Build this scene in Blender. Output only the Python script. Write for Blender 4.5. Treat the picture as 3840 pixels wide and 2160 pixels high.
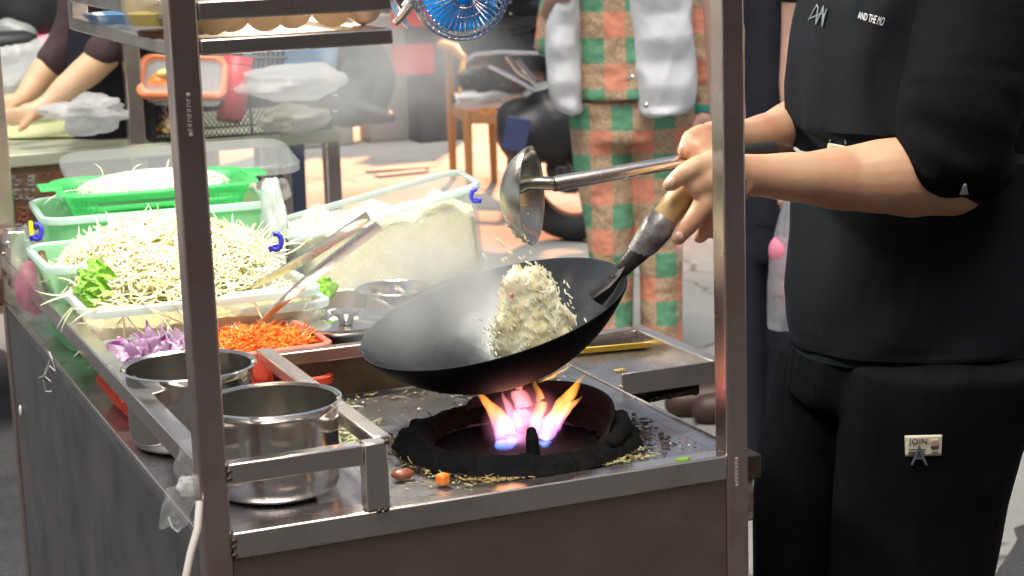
import bpy, bmesh, math, random
from mathutils import Vector, Matrix, noise
from mathutils.bvhtree import BVHTree
for o in list(bpy.data.objects): bpy.data.objects.remove(o)
S=bpy.context.scene; COL=S.collection
random.seed(7)
R=math.radians
# ------------------------------------------------------------------ camera
FP,PITCH,ROLL,YAW=7217.75,.19944,-.033801,.389366
CF=Vector((math.sin(YAW)*math.cos(PITCH),math.cos(YAW)*math.cos(PITCH),-math.sin(PITCH)))
_r=Vector((math.cos(YAW),-math.sin(YAW),0)); _u=_r.cross(CF)
CR=_r*math.cos(ROLL)+_u*math.sin(ROLL); CU=-_r*math.sin(ROLL)+_u*math.cos(ROLL)
KK=3840/2576
def ray(x,y): return CF+CR*((x*KK-1920)/FP)-CU*((y*KK-1080)/FP)
CAM=Vector((0,0,.8))-ray(583,1343)*2.025
def I(x,y,d): return CAM+ray(x,y)*d
def atz(x,y,z): d=ray(x,y); return CAM+d*((z-CAM.z)/d.z)
def aty(x,y,Y): d=ray(x,y); return CAM+d*((Y-CAM.y)/d.y)
def atx(x,y,X): d=ray(x,y); return CAM+d*((X-CAM.x)/d.x)
def J(x,y,d): q=ray(x,y); return CAM+q*(d*math.cos(PITCH)/q.dot(Vector((math.sin(YAW),math.cos(YAW),0))))
def W(px,d): return px*KK/FP*d
FH=Vector((math.sin(YAW),math.cos(YAW),0)); RH=_r.copy()
cd=bpy.data.cameras.new('camera'); cam=bpy.data.objects.new('camera',cd); COL.objects.link(cam)
cd.sensor_width=36; cd.lens=FP/3840*36; cd.clip_start=.05; cd.clip_end=500
cam.matrix_world=Matrix((( CR.x,CU.x,-CF.x,CAM.x),(CR.y,CU.y,-CF.y,CAM.y),(CR.z,CU.z,-CF.z,CAM.z),(0,0,0,1)))
cd.dof.use_dof=True; cd.dof.focus_distance=2.45; cd.dof.aperture_fstop=11
S.camera=cam
# ------------------------------------------------------------------ world + light
w=bpy.data.worlds.new('World'); S.world=w; w.use_nodes=True
nt=w.node_tree; bg=nt.nodes['Background']; sky=nt.nodes.new('ShaderNodeTexSky'); sky.sky_type='NISHITA'
sky.sun_disc=False; sky.sun_elevation=R(70); sky.sun_rotation=R(215)
hs_=nt.nodes.new('ShaderNodeHueSaturation'); hs_.inputs['Saturation'].default_value=.45; nt.links.new(sky.outputs[0],hs_.inputs['Color']); nt.links.new(hs_.outputs[0],bg.inputs[0]); bg.inputs[1].default_value=.055
sl=bpy.data.lights.new('sun','SUN'); sl.energy=2.1; sl.angle=R(42); sl.color=(1,.93,.84)
so=bpy.data.objects.new('sun',sl); COL.objects.link(so)
sd=Vector((math.sin(R(215))*math.cos(R(70)),math.cos(R(215))*math.cos(R(70)),math.sin(R(70))))
so.rotation_euler=(-sd).to_track_quat('-Z','Y').to_euler()
S.view_settings.view_transform='Standard'; S.view_settings.look='None'; S.view_settings.gamma=1
S.view_settings.exposure=1.15
# ------------------------------------------------------------------ materials
def newmat(n):
    m=bpy.data.materials.new(n); m.use_nodes=True; t=m.node_tree
    for x in list(t.nodes): t.nodes.remove(x)
    return m,t,t.nodes.new('ShaderNodeOutputMaterial')
def ramp(t,src,stops,interp='LINEAR'):
    r=t.nodes.new('ShaderNodeValToRGB'); r.color_ramp.interpolation=interp
    e=r.color_ramp.elements
    while len(e)<len(stops): e.new(.5)
    for a,(p,c) in zip(e,stops): a.position=p; a.color=tuple(c)+(1,) if len(c)==3 else c
    t.links.new(src,r.inputs[0]); return r
def coords(t,scale=(1,1,1),kind='Object'):
    c=t.nodes.new('ShaderNodeTexCoord'); m=t.nodes.new('ShaderNodeMapping'); m.inputs['Scale'].default_value=scale
    t.links.new(c.outputs[kind],m.inputs[0]); return m.outputs[0]
def nz(t,vec,scale,detail=4,rough=.55):
    n=t.nodes.new('ShaderNodeTexNoise'); n.inputs['Scale'].default_value=scale; n.inputs['Detail'].default_value=detail
    n.inputs['Roughness'].default_value=rough; t.links.new(vec,n.inputs['Vector']); return n
def bump(t,h,strength,dist=.002):
    b=t.nodes.new('ShaderNodeBump'); b.inputs['Strength'].default_value=strength; b.inputs['Distance'].default_value=dist
    t.links.new(h,b.inputs['Height']); return b
def mat(name,col,rough=.5,metal=0,col2=None,ns=8,nsc=(1,1,1),bs=0,bsc=60,bd=.002,rv=0,spec=.5,alpha=None,trans=.4,emit=None,sheen=0,sss=0,lo=.35,hi=.65,coat=0):
    m,t,out=newmat(name); p=t.nodes.new('ShaderNodeBsdfPrincipled')
    p.inputs['Base Color'].default_value=tuple(col)+(1,); p.inputs['Roughness'].default_value=rough; p.inputs['Metallic'].default_value=metal
    p.inputs['Specular IOR Level'].default_value=spec
    if sheen: p.inputs['Sheen Weight'].default_value=sheen
    if coat: p.inputs['Coat Weight'].default_value=coat; p.inputs['Coat Roughness'].default_value=.15
    if sss:
        p.inputs['Subsurface Weight'].default_value=sss; p.inputs['Subsurface Radius'].default_value=(.012,.005,.003); p.inputs['Subsurface Scale'].default_value=1
    v=coords(t,nsc)
    if col2 is not None or rv:
        n=nz(t,v,ns)
        if col2 is not None:
            r=ramp(t,n.outputs[0],[(lo,col),(hi,col2)]); t.links.new(r.outputs[0],p.inputs['Base Color'])
        if rv:
            mr=t.nodes.new('ShaderNodeMapRange'); mr.inputs[1].default_value=.3; mr.inputs[2].default_value=.7
            mr.inputs[3].default_value=rough-rv; mr.inputs[4].default_value=rough+rv
            t.links.new(n.outputs[0],mr.inputs[0]); t.links.new(mr.outputs[0],p.inputs['Roughness'])
    if bs:
        b=bump(t,nz(t,v,bsc,3).outputs[0],bs,bd); t.links.new(b.outputs[0],p.inputs['Normal'])
    if emit: p.inputs['Emission Color'].default_value=tuple(emit[0])+(1,); p.inputs['Emission Strength'].default_value=emit[1]
    last=p.outputs[0]
    if alpha is not None:
        tr=t.nodes.new('ShaderNodeBsdfTransparent'); tl=t.nodes.new('ShaderNodeBsdfTranslucent'); tl.inputs[0].default_value=tuple(col)+(1,)
        m1=t.nodes.new('ShaderNodeMixShader'); m1.inputs[0].default_value=trans; t.links.new(p.outputs[0],m1.inputs[1]); t.links.new(tl.outputs[0],m1.inputs[2])
        m2=t.nodes.new('ShaderNodeMixShader'); m2.inputs[0].default_value=alpha; t.links.new(tr.outputs[0],m2.inputs[1]); t.links.new(m1.outputs[0],m2.inputs[2]); last=m2.outputs[0]
    t.links.new(last,out.inputs[0]); return m
def steel(name,col,rough=.24,streak=(1,1,30),dirt=(.16,.12,.09),da=.45,lo=.48,hi=.75,bs=.12):
    m,t,out=newmat(name); p=t.nodes.new('ShaderNodeBsdfPrincipled'); p.inputs['Metallic'].default_value=.96
    v=coords(t); n=nz(t,v,9,6); n2=nz(t,coords(t,streak),35,3)
    r=ramp(t,n.outputs[0],[(lo,col),(hi,[c*(1-da)+d*da for c,d in zip(col,dirt)])]); t.links.new(r.outputs[0],p.inputs['Base Color'])
    a=t.nodes.new('ShaderNodeMapRange'); a.inputs[1].default_value=.3;a.inputs[2].default_value=.7;a.inputs[3].default_value=rough*.75;a.inputs[4].default_value=rough*1.5
    t.links.new(n.outputs[0],a.inputs[0]); t.links.new(a.outputs[0],p.inputs['Roughness'])
    b=bump(t,n2.outputs[0],bs,.002); b2=bump(t,nz(t,v,3.5,2).outputs[0],.05,.02); t.links.new(b.outputs[0],b2.inputs['Normal'])
    t.links.new(b2.outputs[0],p.inputs['Normal']); t.links.new(p.outputs[0],out.inputs[0]); return m
M={}
M['steel']=steel('stainless_steel',(.72,.65,.60),.22)
M['post']=steel('post_steel',(.60,.49,.45),.24,(30,30,1),dirt=(.25,.08,.07),da=.5)
M['panel']=steel('panel_steel',(.34,.26,.22),.33,(1,1,14),bs=.02,da=.08)
M['side']=steel('side_panel_steel',(.19,.19,.20),.5,(14,14,.6),lo=.3,hi=.7)
M['top']=steel('counter_steel',(.50,.48,.50),.26,(12,1,1),dirt=(.05,.035,.025),da=.7,lo=.5,hi=.7)
M['pot']=steel('pot_steel',(.66,.63,.58),.12,(1,1,40),da=.2,bs=.03)
M['grime']=mat('burnt_steel',(.055,.045,.035),.45,.6,(.12,.09,.05),14,bs=.3,bsc=40,rv=.15)
M['wok']=mat('wok_iron',(.055,.058,.062),.27,.75,(.13,.135,.14),6,bs=.35,bsc=12,bd=.004,rv=.12,spec=.6,lo=.4,hi=.7)
M['wokout']=mat('wok_soot',(.002,.002,.0025),.7,0,(.004,.004,.005),12,bs=.3,bsc=30,spec=.06)
M['soot']=mat('soot',(.0015,.0015,.0017),.8,0,(.004,.0035,.003),30,bs=1,bsc=90,bd=.004,spec=.15)
M['red_soot']=mat('burner_inside',(.003,.0015,.002),.6,0,(.006,.0025,.003),9,spec=.2)
M['chrome']=mat('chrome',(.75,.75,.75),.12,1)
M['ladle']=steel('ladle_steel',(.50,.48,.42),.2,(1,1,20),dirt=(.3,.25,.05),da=.5)
M['skin']=mat('skin',(.57,.28,.17),.42,0,(.62,.39,.24),11,bs=.3,bsc=120,bd=.0008,sss=.12)
M['skin_dark']=mat('skin_far',(.45,.26,.20),.5,0,(.55,.33,.25),8,sss=.1)
M['sweat']=mat('black_fleece',(.0042,.0042,.0056),.9,0,(.0075,.0075,.0092),7,bs=.3,bsc=18,bd=.010,spec=.08)
M['apron']=mat('slate_apron',(.0062,.0078,.0105),.8,0,(.0105,.0135,.0175),5,(1,1,.4),bs=.5,bsc=12,bd=.012,spec=.12)
M['pants']=mat('black_trousers',(.0030,.0030,.0046),.85,0,(.0055,.0055,.0080),5,(1,1,.3),bs=.8,bsc=9,bd=.02,spec=.08)
M['teal_hem']=mat('slate_teal_hem',(.010,.014,.017),.8,0,(.016,.022,.026),6,spec=.1)
M['navy']=mat('navy_cloth',(.004,.0045,.013),.85,0,(.006,.007,.018),5,bs=.3,bsc=8,bd=.01)
M['jeans']=mat('blue_jeans',(.035,.05,.085),.8,0,(.05,.07,.11),10)
M['maroon']=mat('maroon_knit',(.05,.028,.032),.9,0,(.07,.04,.042),18,bs=.4,bsc=40)
M['vest']=mat('pale_puffer_nylon',(.64,.65,.69),.7,0,(.70,.71,.74),6,bs=.5,bsc=11,bd=.012,spec=.2)
M['wood']=mat('chair_wood',(.30,.15,.045),.4,0,(.40,.22,.08),7,(1,1,.15))
M['wood_handle']=mat('pale_wood',(.55,.36,.16),.45,0,(.40,.24,.10),20,(1,1,1))
M['foil']=mat('tape_wrap',(.36,.36,.37),.38,.5,(.12,.10,.09),26,bs=.8,bsc=45,bd=.003)
M['dkgreen']=mat('seat_cushion',(.015,.03,.028),.5)
M['black']=mat('black_plastic',(.014,.014,.016),.5,0,(.02,.02,.022),9)
M['gloss']=mat('glossy_black',(.012,.012,.013),.12,0,coat=.6)
M['rubber']=mat('tyre_rubber',(.020,.020,.021),.9,0,(.022,.022,.022),20,bs=.3,bsc=30)
M['greybody']=mat('grey_body',(.30,.33,.31),.35)
M['blue_clip']=mat('blue_clip_plastic',(.03,.035,.42),.35)
M['fanblue']=mat('fan_blade_blue',(.02,.42,.90),.25,alpha=.9,trans=.3)
M['white_pl']=mat('white_plastic',(.75,.75,.72),.4)
M['orange_pl']=mat('orange_seal',(.80,.24,.10),.35)
M['green_pl']=mat('green_colander_plastic',(.26,.92,.42),.3,alpha=.82,trans=.65)
M['clear_green_glow']=mat('frosted_green_glow_box',(.52,.88,.58),.25,alpha=.62,trans=.6)  # green plastic; on the big box the green stands for the colander's glow
M['clear_white']=mat('frosted_clear_box',(.90,.93,.92),.2,alpha=.25,trans=.5)
M['rim_white']=mat('frosted_rim',(.80,.90,.90),.25,alpha=.78,trans=.5)
M['clear_warm']=mat('cloudy_clear_box',(.80,.74,.66),.22,alpha=.34,trans=.5)
M['tray_red']=mat('orange_red_tray',(.72,.12,.06),.3,alpha=.85,trans=.4)
M['bag']=mat('clear_plastic_film',(.82,.84,.84),.14,0,bs=1,bsc=34,bd=.006,alpha=.12,trans=.2,spec=.9)
M['bagw']=mat('milky_plastic_film',(.80,.82,.82),.2,0,bs=1,bsc=25,bd=.008,alpha=.60,trans=.4)
M['carrot_tray']=mat('carrot_bounce_tray',(.85,.22,.14),.25,alpha=.6,trans=.5)  # orange-red bounce light from the carrots put into the plastic's colour
M['redcup']=mat('red_plastic_cup',(.75,.03,.05),.35)
M['pink']=mat('pink_liquid',(.80,.18,.30),.3)
M['sprout']=mat('bean_sprout',(.78,.73,.42),.3,0,(.90,.89,.72),30,sss=.1)
M['sprouthead']=mat('sprout_head',(.78,.62,.10),.5)
M['sproutbed']=mat('sprout_bed',(.42,.34,.11),.8,0,(.75,.70,.42),60,bs=1,bsc=90,bd=.006)
M['noodle']=mat('rice_noodle',(.72,.76,.60),.4)
M['lettuce']=mat('lettuce',(.20,.50,.04),.45,0,(.42,.72,.12),25,bs=.6,bsc=60,alpha=1,trans=.35)
M['rice']=mat('cooked_rice',(.86,.78,.44),.7,0,(.92,.87,.64),60,bs=1,bsc=300,bd=.005)
M['grain']=mat('rice_grain',(.95,.90,.66),.5,sss=.4)
M['frice']=mat('fried_rice',(.94,.80,.42),.45,0,(.96,.92,.70),60,(1,1,.35),bs=.6,bsc=110,bd=.003,sss=.5)
M['carrot']=mat('carrot',(.86,.20,.02),.4,0,(.92,.30,.04),40)
M['onion']=mat('red_onion',(.45,.12,.42),.3,0,(.85,.72,.82),70,(1,1,.5),lo=.42,hi=.58,alpha=1,trans=.3)
M['scrapg']=mat('scrap_green',(.22,.24,.07),.5,0,(.45,.44,.22),300); M['scrapy']=mat('scrap_yellow',(.22,.13,.03),.5,0,(.50,.38,.15),300)
M['scrapw']=mat('scrap_pale',(.70,.68,.55),.4); M['scrapk']=mat('scrap_charred',(.02,.015,.01),.6)
M['meat']=mat('brown_meat',(.25,.07,.03),.35)
M['egg']=mat('eggshell',(.78,.50,.33),.4,0,(.82,.58,.42),20)
M['amber']=mat('amber_film',(.85,.72,.45),.2,alpha=.22,trans=.5)
M['yellow']=mat('yellow_sauce',(.75,.60,.12),.4); M['brownlid']=mat('brown_base',(.20,.07,.03),.4)
M['gold']=mat('gold_case',(.45,.30,.05),.3,.8)
M['label']=mat('cream_label',(.62,.55,.42),.7,0,(.68,.62,.50),20)
M['labelw']=mat('white_print',(.75,.76,.78),.6); M['ink']=mat('dark_ink',(.02,.02,.02),.6); M['thread']=mat('grey_thread',(.20,.24,.27),.7)
M['greyA']=mat('grey_letter_patch',(.09,.10,.12),.8)
M['cable']=mat('white_cable',(.62,.56,.52),.4)
M['clothg']=mat('yellow_green_cloth',(.55,.58,.28),.8,0,(.66,.66,.40),8,bs=.5,bsc=16)
M['tabgreen']=mat('table_edge_steel',(.62,.66,.48),.4,.3,(.50,.52,.38),7)
M['rust']=mat('rusty_panel',(.20,.13,.06),.7,0,(.10,.045,.025),6,lo=.4,hi=.6)
M['darkwall']=mat('dark_wall',(.05,.055,.06),.7,0,(.08,.085,.09),2)
M['step']=mat('step_stone',(.24,.22,.19),.8,0,(.30,.28,.25),3)
M['red']=mat('red_paint',(.45,.03,.04),.5); M['redtext']=mat('faded_red_print',(.42,.09,.06),.7,0,(.20,.13,.06),60,lo=.45,hi=.55)
M['whitefade']=mat('faded_white_print',(.45,.43,.38),.7,0,(.18,.12,.08),60,lo=.45,hi=.55)
M['check']=mat('blue_cloth',(.25,.42,.62),.7)
M['slip']=mat('brown_slipper',(.05,.022,.016),.5)
M['teal']=mat('teal_cuff',(.02,.25,.25),.8)
M['hair']=mat('black_hair',(.008,.007,.007),.5)
M['flower']=mat('printed_bag',(.75,.12,.05),.5,0,(.85,.50,.06),9,lo=.45,hi=.55)
M['dots']=mat('black_floral_cloth',(.01,.01,.015),.6,0,(.5,.5,.5),45,lo=.64,hi=.68)
M['amberl']=mat('amber_reflector',(.80,.30,.03),.25)
M['flesh_glove']=mat('gloved_skin',(.75,.52,.42),.3,0,(.80,.70,.66),30,lo=.4,hi=.6)
# plaid
def plaid():
    m,t,out=newmat('plaid_fleece'); p=t.nodes.new('ShaderNodeBsdfPrincipled'); p.inputs['Roughness'].default_value=.95; p.inputs['Specular IOR Level'].default_value=.1
    c=t.nodes.new('ShaderNodeTexCoord'); 
    def dot(vec,off,size):
        d=t.nodes.new('ShaderNodeVectorMath'); d.operation='DOT_PRODUCT'; d.inputs[1].default_value=vec; t.links.new(c.outputs['Object'],d.inputs[0])
        a=t.nodes.new('ShaderNodeMath'); a.operation='ADD'; a.inputs[1].default_value=off; t.links.new(d.outputs['Value'],a.inputs[0])
        n=nz(t,c.outputs['Object'],160,1); sc=t.nodes.new('ShaderNodeMath'); sc.operation='MULTIPLY_ADD'; sc.inputs[1].default_value=.012; t.links.new(n.outputs[0],sc.inputs[0]); t.links.new(a.outputs[0],sc.inputs[2])
        b=t.nodes.new('ShaderNodeMath'); b.operation='DIVIDE'; b.inputs[1].default_value=size*2; t.links.new(sc.outputs[0],b.inputs[0])
        f=t.nodes.new('ShaderNodeMath'); f.operation='FRACT'; t.links.new(b.outputs[0],f.inputs[0])
        g=t.nodes.new('ShaderNodeMath'); g.operation='GREATER_THAN'; g.inputs[1].default_value=.5; t.links.new(f.outputs[0],g.inputs[0]); return g.outputs[0]
    u=dot((RH.x,RH.y,0),10.03,.065); v=dot((0,0,1),10.02,.078)
    tan=ramp(t,nz(t,c.outputs['Object'],130,1).outputs[0],[(.42,(.42,.28,.18)),(.58,(.56,.40,.27))])
    def mul(a,b,inv=False):
        mm=t.nodes.new('ShaderNodeMath'); mm.operation='MULTIPLY'
        if inv:
            for k,s in ((0,a),(1,b)):
                q=t.nodes.new('ShaderNodeMath'); q.operation='SUBTRACT'; q.inputs[0].default_value=1; t.links.new(s,q.inputs[1]); t.links.new(q.outputs[0],mm.inputs[k])
        else: t.links.new(a,mm.inputs[0]); t.links.new(b,mm.inputs[1])
        return mm.outputs[0]
    m1=t.nodes.new('ShaderNodeMixRGB'); t.links.new(mul(u,v),m1.inputs[0]); t.links.new(tan.outputs[0],m1.inputs[1]); m1.inputs[2].default_value=(.72,.29,.19,1)
    m2=t.nodes.new('ShaderNodeMixRGB'); t.links.new(mul(u,v,True),m2.inputs[0]); t.links.new(m1.outputs[0],m2.inputs[1]); m2.inputs[2].default_value=(.14,.34,.21,1)
    t.links.new(m2.outputs[0],p.inputs[0]); b=bump(t,nz(t,c.outputs['Object'],6,3).outputs[0],.9,.05); t.links.new(b.outputs[0],p.inputs['Normal'])
    t.links.new(p.outputs[0],out.inputs[0]); return m
M['plaid']=plaid()
def groundmat(name,c1,c2,sc,crack=True,rough=.8,gr=300):
    m,t,out=newmat(name); p=t.nodes.new('ShaderNodeBsdfPrincipled'); v=coords(t)
    n=nz(t,v,sc,8,.6); r=ramp(t,n.outputs[0],[(.35,c1),(.65,c2)]); col=r.outputs[0]
    n2=nz(t,v,gr,2)
    mx=t.nodes.new('ShaderNodeMixRGB'); mx.blend_type='MULTIPLY'; mx.inputs[0].default_value=.5
    r2=ramp(t,n2.outputs[0],[(.3,(.55,.55,.55)),(.7,(1.2,1.2,1.2))]); t.links.new(col,mx.inputs[1]); t.links.new(r2.outputs[0],mx.inputs[2]); col=mx.outputs[0]
    if crack:
        vo=t.nodes.new('ShaderNodeTexVoronoi'); vo.feature='DISTANCE_TO_EDGE'; vo.inputs['Scale'].default_value=1.1
        dn=nz(t,v,3,3); ad=t.nodes.new('ShaderNodeVectorMath'); ad.operation='MULTIPLY_ADD'; ad.inputs[1].default_value=(.35,.35,.35); t.links.new(dn.outputs[1],ad.inputs[0]); t.links.new(v,ad.inputs[2]); t.links.new(ad.outputs[0],vo.inputs['Vector'])
        rr=ramp(t,vo.outputs['Distance'],[(.003,(.12,.12,.12)),(.012,(1,1,1))]); mk=t.nodes.new('ShaderNodeMixRGB'); mk.blend_type='MULTIPLY'; mk.inputs[0].default_value=.75
        t.links.new(col,mk.inputs[1]); t.links.new(rr.outputs[0],mk.inputs[2]); col=mk.outputs[0]
    t.links.new(col,p.inputs[0]); p.inputs['Roughness'].default_value=rough
    b=bump(t,n2.outputs[0],.7,.01); t.links.new(b.outputs[0],p.inputs['Normal']); t.links.new(p.outputs[0],out.inputs[0]); return m
M['ground']=groundmat('worn_concrete',(.27,.27,.25),(.37,.37,.35),1.2)
M['asphalt']=groundmat('coarse_asphalt',(.030,.030,.032),(.06,.06,.06),4,False,.85,90)
# flame: glowing gas volume
def flamemat(name,z0,z1,stops,dens,rad=None):
    m,t,out=newmat(name); c=t.nodes.new('ShaderNodeTexCoord'); s=t.nodes.new('ShaderNodeSeparateXYZ'); t.links.new(c.outputs['Object'],s.inputs[0])
    mr=t.nodes.new('ShaderNodeMapRange'); mr.inputs[1].default_value=z0; mr.inputs[2].default_value=z1; t.links.new(s.outputs[2],mr.inputs[0])
    r=ramp(t,mr.outputs[0],stops); e=t.nodes.new('ShaderNodeEmission'); t.links.new(r.outputs[0],e.inputs[0])
    n=nz(t,coords(t,(1,1,.35)),45,3); n2=ramp(t,n.outputs[0],[(.35,(.25,.25,.25)),(.65,(1.5,1.5,1.5))]); k=t.nodes.new('ShaderNodeMath'); k.operation='MULTIPLY'; k.inputs[1].default_value=dens
    t.links.new(n2.outputs[0],k.inputs[0]); last=k.outputs[0]
    if rad:
        g=t.nodes.new('ShaderNodeMapping'); g.inputs['Scale'].default_value=[1/x for x in rad]; t.links.new(c.outputs['Object'],g.inputs[0]); l=t.nodes.new('ShaderNodeVectorMath'); l.operation='LENGTH'; t.links.new(g.outputs[0],l.inputs[0])
        f=t.nodes.new('ShaderNodeMapRange'); f.interpolation_type='SMOOTHSTEP'; f.inputs[1].default_value=1; f.inputs[2].default_value=.25; f.inputs[3].default_value=0; f.inputs[4].default_value=1; t.links.new(l.outputs['Value'],f.inputs[0]); k2=t.nodes.new('ShaderNodeMath'); k2.operation='MULTIPLY'; t.links.new(last,k2.inputs[0]); t.links.new(f.outputs[0],k2.inputs[1]); last=k2.outputs[0]
    t.links.new(last,e.inputs[1]); t.links.new(e.outputs[0],out.inputs['Volume']); return m
# ------------------------------------------------------------------ mesh builder
class B:
    def __init__(s): s.v=[]; s.f=[]
    def add(s,vs,fs,m=None):
        b=len(s.v)
        for v in vs: s.v.append(m@Vector(v) if m else Vector(v))
        s.f+= [tuple(i+b for i in f) for f in fs]; return s
    def box(s,c,size,rot=None):
        x,y,z=[k/2 for k in size]; M4=Matrix.Translation(c)@(rot.to_4x4() if rot else Matrix())
        return s.add([(i*x,j*y,k*z) for k in(-1,1) for j in(-1,1) for i in(-1,1)],[(0,2,3,1),(4,5,7,6),(0,1,5,4),(2,6,7,3),(0,4,6,2),(1,3,7,5)],M4)
    def span(s,a,b): # axis aligned box from corners
        a=Vector(a);b=Vector(b); return s.box((a+b)/2,[abs(k) for k in (b-a)])
    def rings(s,rs,close=True,cap=True,loop=False):
        n=len(rs[0]); b=len(s.v)
        for r in rs: s.v+= [Vector(p) for p in r]
        L=len(rs)
        for i in range(L if loop else L-1):
            j=(i+1)%L
            for k in range(n if close else n-1):
                q=(k+1)%n; s.f.append((b+i*n+k,b+i*n+q,b+j*n+q,b+j*n+k))
        if cap and close and not loop:
            s.f.append(tuple(b+k for k in range(n))[::-1]); s.f.append(tuple(b+(L-1)*n+k for k in range(n)))
        return s
    def lathe(s,prof,n=48,m=None):
        m=m or Matrix(); rs=[[m@Vector((max(r,1e-5)*math.cos(a),max(r,1e-5)*math.sin(a),z)) for a in [2*math.pi*k/n for k in range(n)]] for r,z in prof]
        return s.rings(rs,cap=False)
    def tube(s,pts,rad,n=8,cap=True,flat=1,up=None):
        pts=[Vector(p) for p in pts]; rs=[]; N=len(pts); rad=rad if isinstance(rad,(list,tuple)) else [rad]*N
        t=(pts[1]-pts[0]).normalized(); u=Vector(up) if up else (Vector((0,0,1)) if abs(t.z)<.9 else Vector((1,0,0)))
        for i in range(N):
            t=(pts[min(i+1,N-1)]-pts[max(i-1,0)]).normalized(); a=t.cross(u)
            if a.length<1e-4: a=t.orthogonal()
            a.normalize(); u2=a.cross(t).normalized()
            if not up: u=u2
            rs.append([pts[i]+(a*math.cos(q)+u2*math.sin(q)*flat)*rad[i] for q in [2*math.pi*k/n for k in range(n)]])
        return s.rings(rs,cap=cap)
    def limb(s,pr,n=16,sub=4):
        # tapered rounded limb through (point,radius)
        P=[(Vector(p),r) for p,r in pr]; pts=[];rad=[]
        t0=(P[0][0]-P[1][0]).normalized(); t1=(P[-1][0]-P[-2][0]).normalized()
        for k in (0,1,2,3):
            a=math.pi/2*(1-k/4); pts.append(P[0][0]+t0*P[0][1]*math.sin(a)); rad.append(max(P[0][1]*math.cos(a),1e-4))
        for i in range(len(P)-1):
            for k in range(sub):
                f=k/sub; g=f*f*(3-2*f); pts.append(P[i][0].lerp(P[i+1][0],f)); rad.append(P[i][1]*(1-g)+P[i+1][1]*g)
        for k in (0,1,2,3):
            a=math.pi/2*k/4; pts.append(P[-1][0]+t1*P[-1][1]*math.sin(a)*1.0); rad.append(max(P[-1][1]*math.cos(a),1e-4))
        pts.append(P[-1][0]+t1*P[-1][1]); rad.append(1e-4)
        return s.tube(pts,rad,n)
    def ell(s,c,r,rot=None,nu=16,nv=10):
        M4=Matrix.Translation(c)@(rot.to_4x4() if rot else Matrix()); rs=[]
        for j in range(1,nv):
            a=math.pi*j/nv-math.pi/2
            rs.append([M4@Vector((r[0]*math.cos(a)*math.cos(q),r[1]*math.cos(a)*math.sin(q),r[2]*math.sin(a))) for q in [2*math.pi*k/nu for k in range(nu)]])
        return s.rings(rs)
    def oval(s,secs,ax,ay,n=28,p=2.0):
        # secs: (center,a,b) horizontal super-ellipse sections
        rs=[]
        for c,a,b in secs:
            rr=[]
            for k in range(n):
                q=2*math.pi*k/n; cs,sn=math.cos(q),math.sin(q)
                rr.append(Vector(c)+ax*(a*abs(cs)**(2/p)*(1 if cs>=0 else -1))+ay*(b*abs(sn)**(2/p)*(1 if sn>=0 else -1)))
            rs.append(rr)
        return s.rings(rs)
def worg(o):
    v=Vector(o.location); 
    while o.parent: o=o.parent; v+=o.location
    return v
def tag(o,label=None,cat=None,group=None,kind=None):
    for k,v in (('label',label),('category',cat),('group',group),('kind',kind)):
        if v: o[k]=v
    return o
def thing(name,label,cat,loc,group=None):
    o=bpy.data.objects.new(name,None); COL.objects.link(o); o.location=loc; o.empty_display_size=.05
    return tag(o,label,cat,group)
def obj(name,b,m,parent=None,smooth=True,bevel=0,org=None,solid=0,sub=0,seg=2,ang=40):
    me=bpy.data.meshes.new(name); o=bpy.data.objects.new(name,me); COL.objects.link(o)
    base=worg(parent) if parent else Vector((0,0,0))
    if org is None:
        org=base if parent else Vector([sum(v[i] for v in b.v)/len(b.v) for i in (0,1)]+[min(v.z for v in b.v)])
    org=Vector(org)
    me.from_pydata([v-org for v in b.v],[],b.f); me.update()
    bm=bmesh.new(); bm.from_mesh(me); bmesh.ops.remove_doubles(bm,verts=bm.verts,dist=1e-6) if len(b.v)<60000 else None
    bmesh.ops.recalc_face_normals(bm,faces=bm.faces) if len(b.v)<60000 else None
    bm.to_mesh(me); bm.free()
    o.location=org-base
    if parent: o.parent=parent
    me.materials.append(M[m] if isinstance(m,str) else m)
    if smooth:
        for p in me.polygons: p.use_smooth=True
    if bevel:
        q=o.modifiers.new('bevel','BEVEL'); q.width=bevel; q.segments=seg; q.limit_method='ANGLE'; q.angle_limit=R(ang)
    if solid:
        q=o.modifiers.new('solid','SOLIDIFY'); q.thickness=solid; q.offset=0
    if sub:
        q=o.modifiers.new('sub','SUBSURF'); q.levels=sub; q.render_levels=sub
    if smooth and (bevel or not sub):
        try:
            me.set_sharp_from_angle(angle=R(40))
        except Exception: pass
    return o
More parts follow.
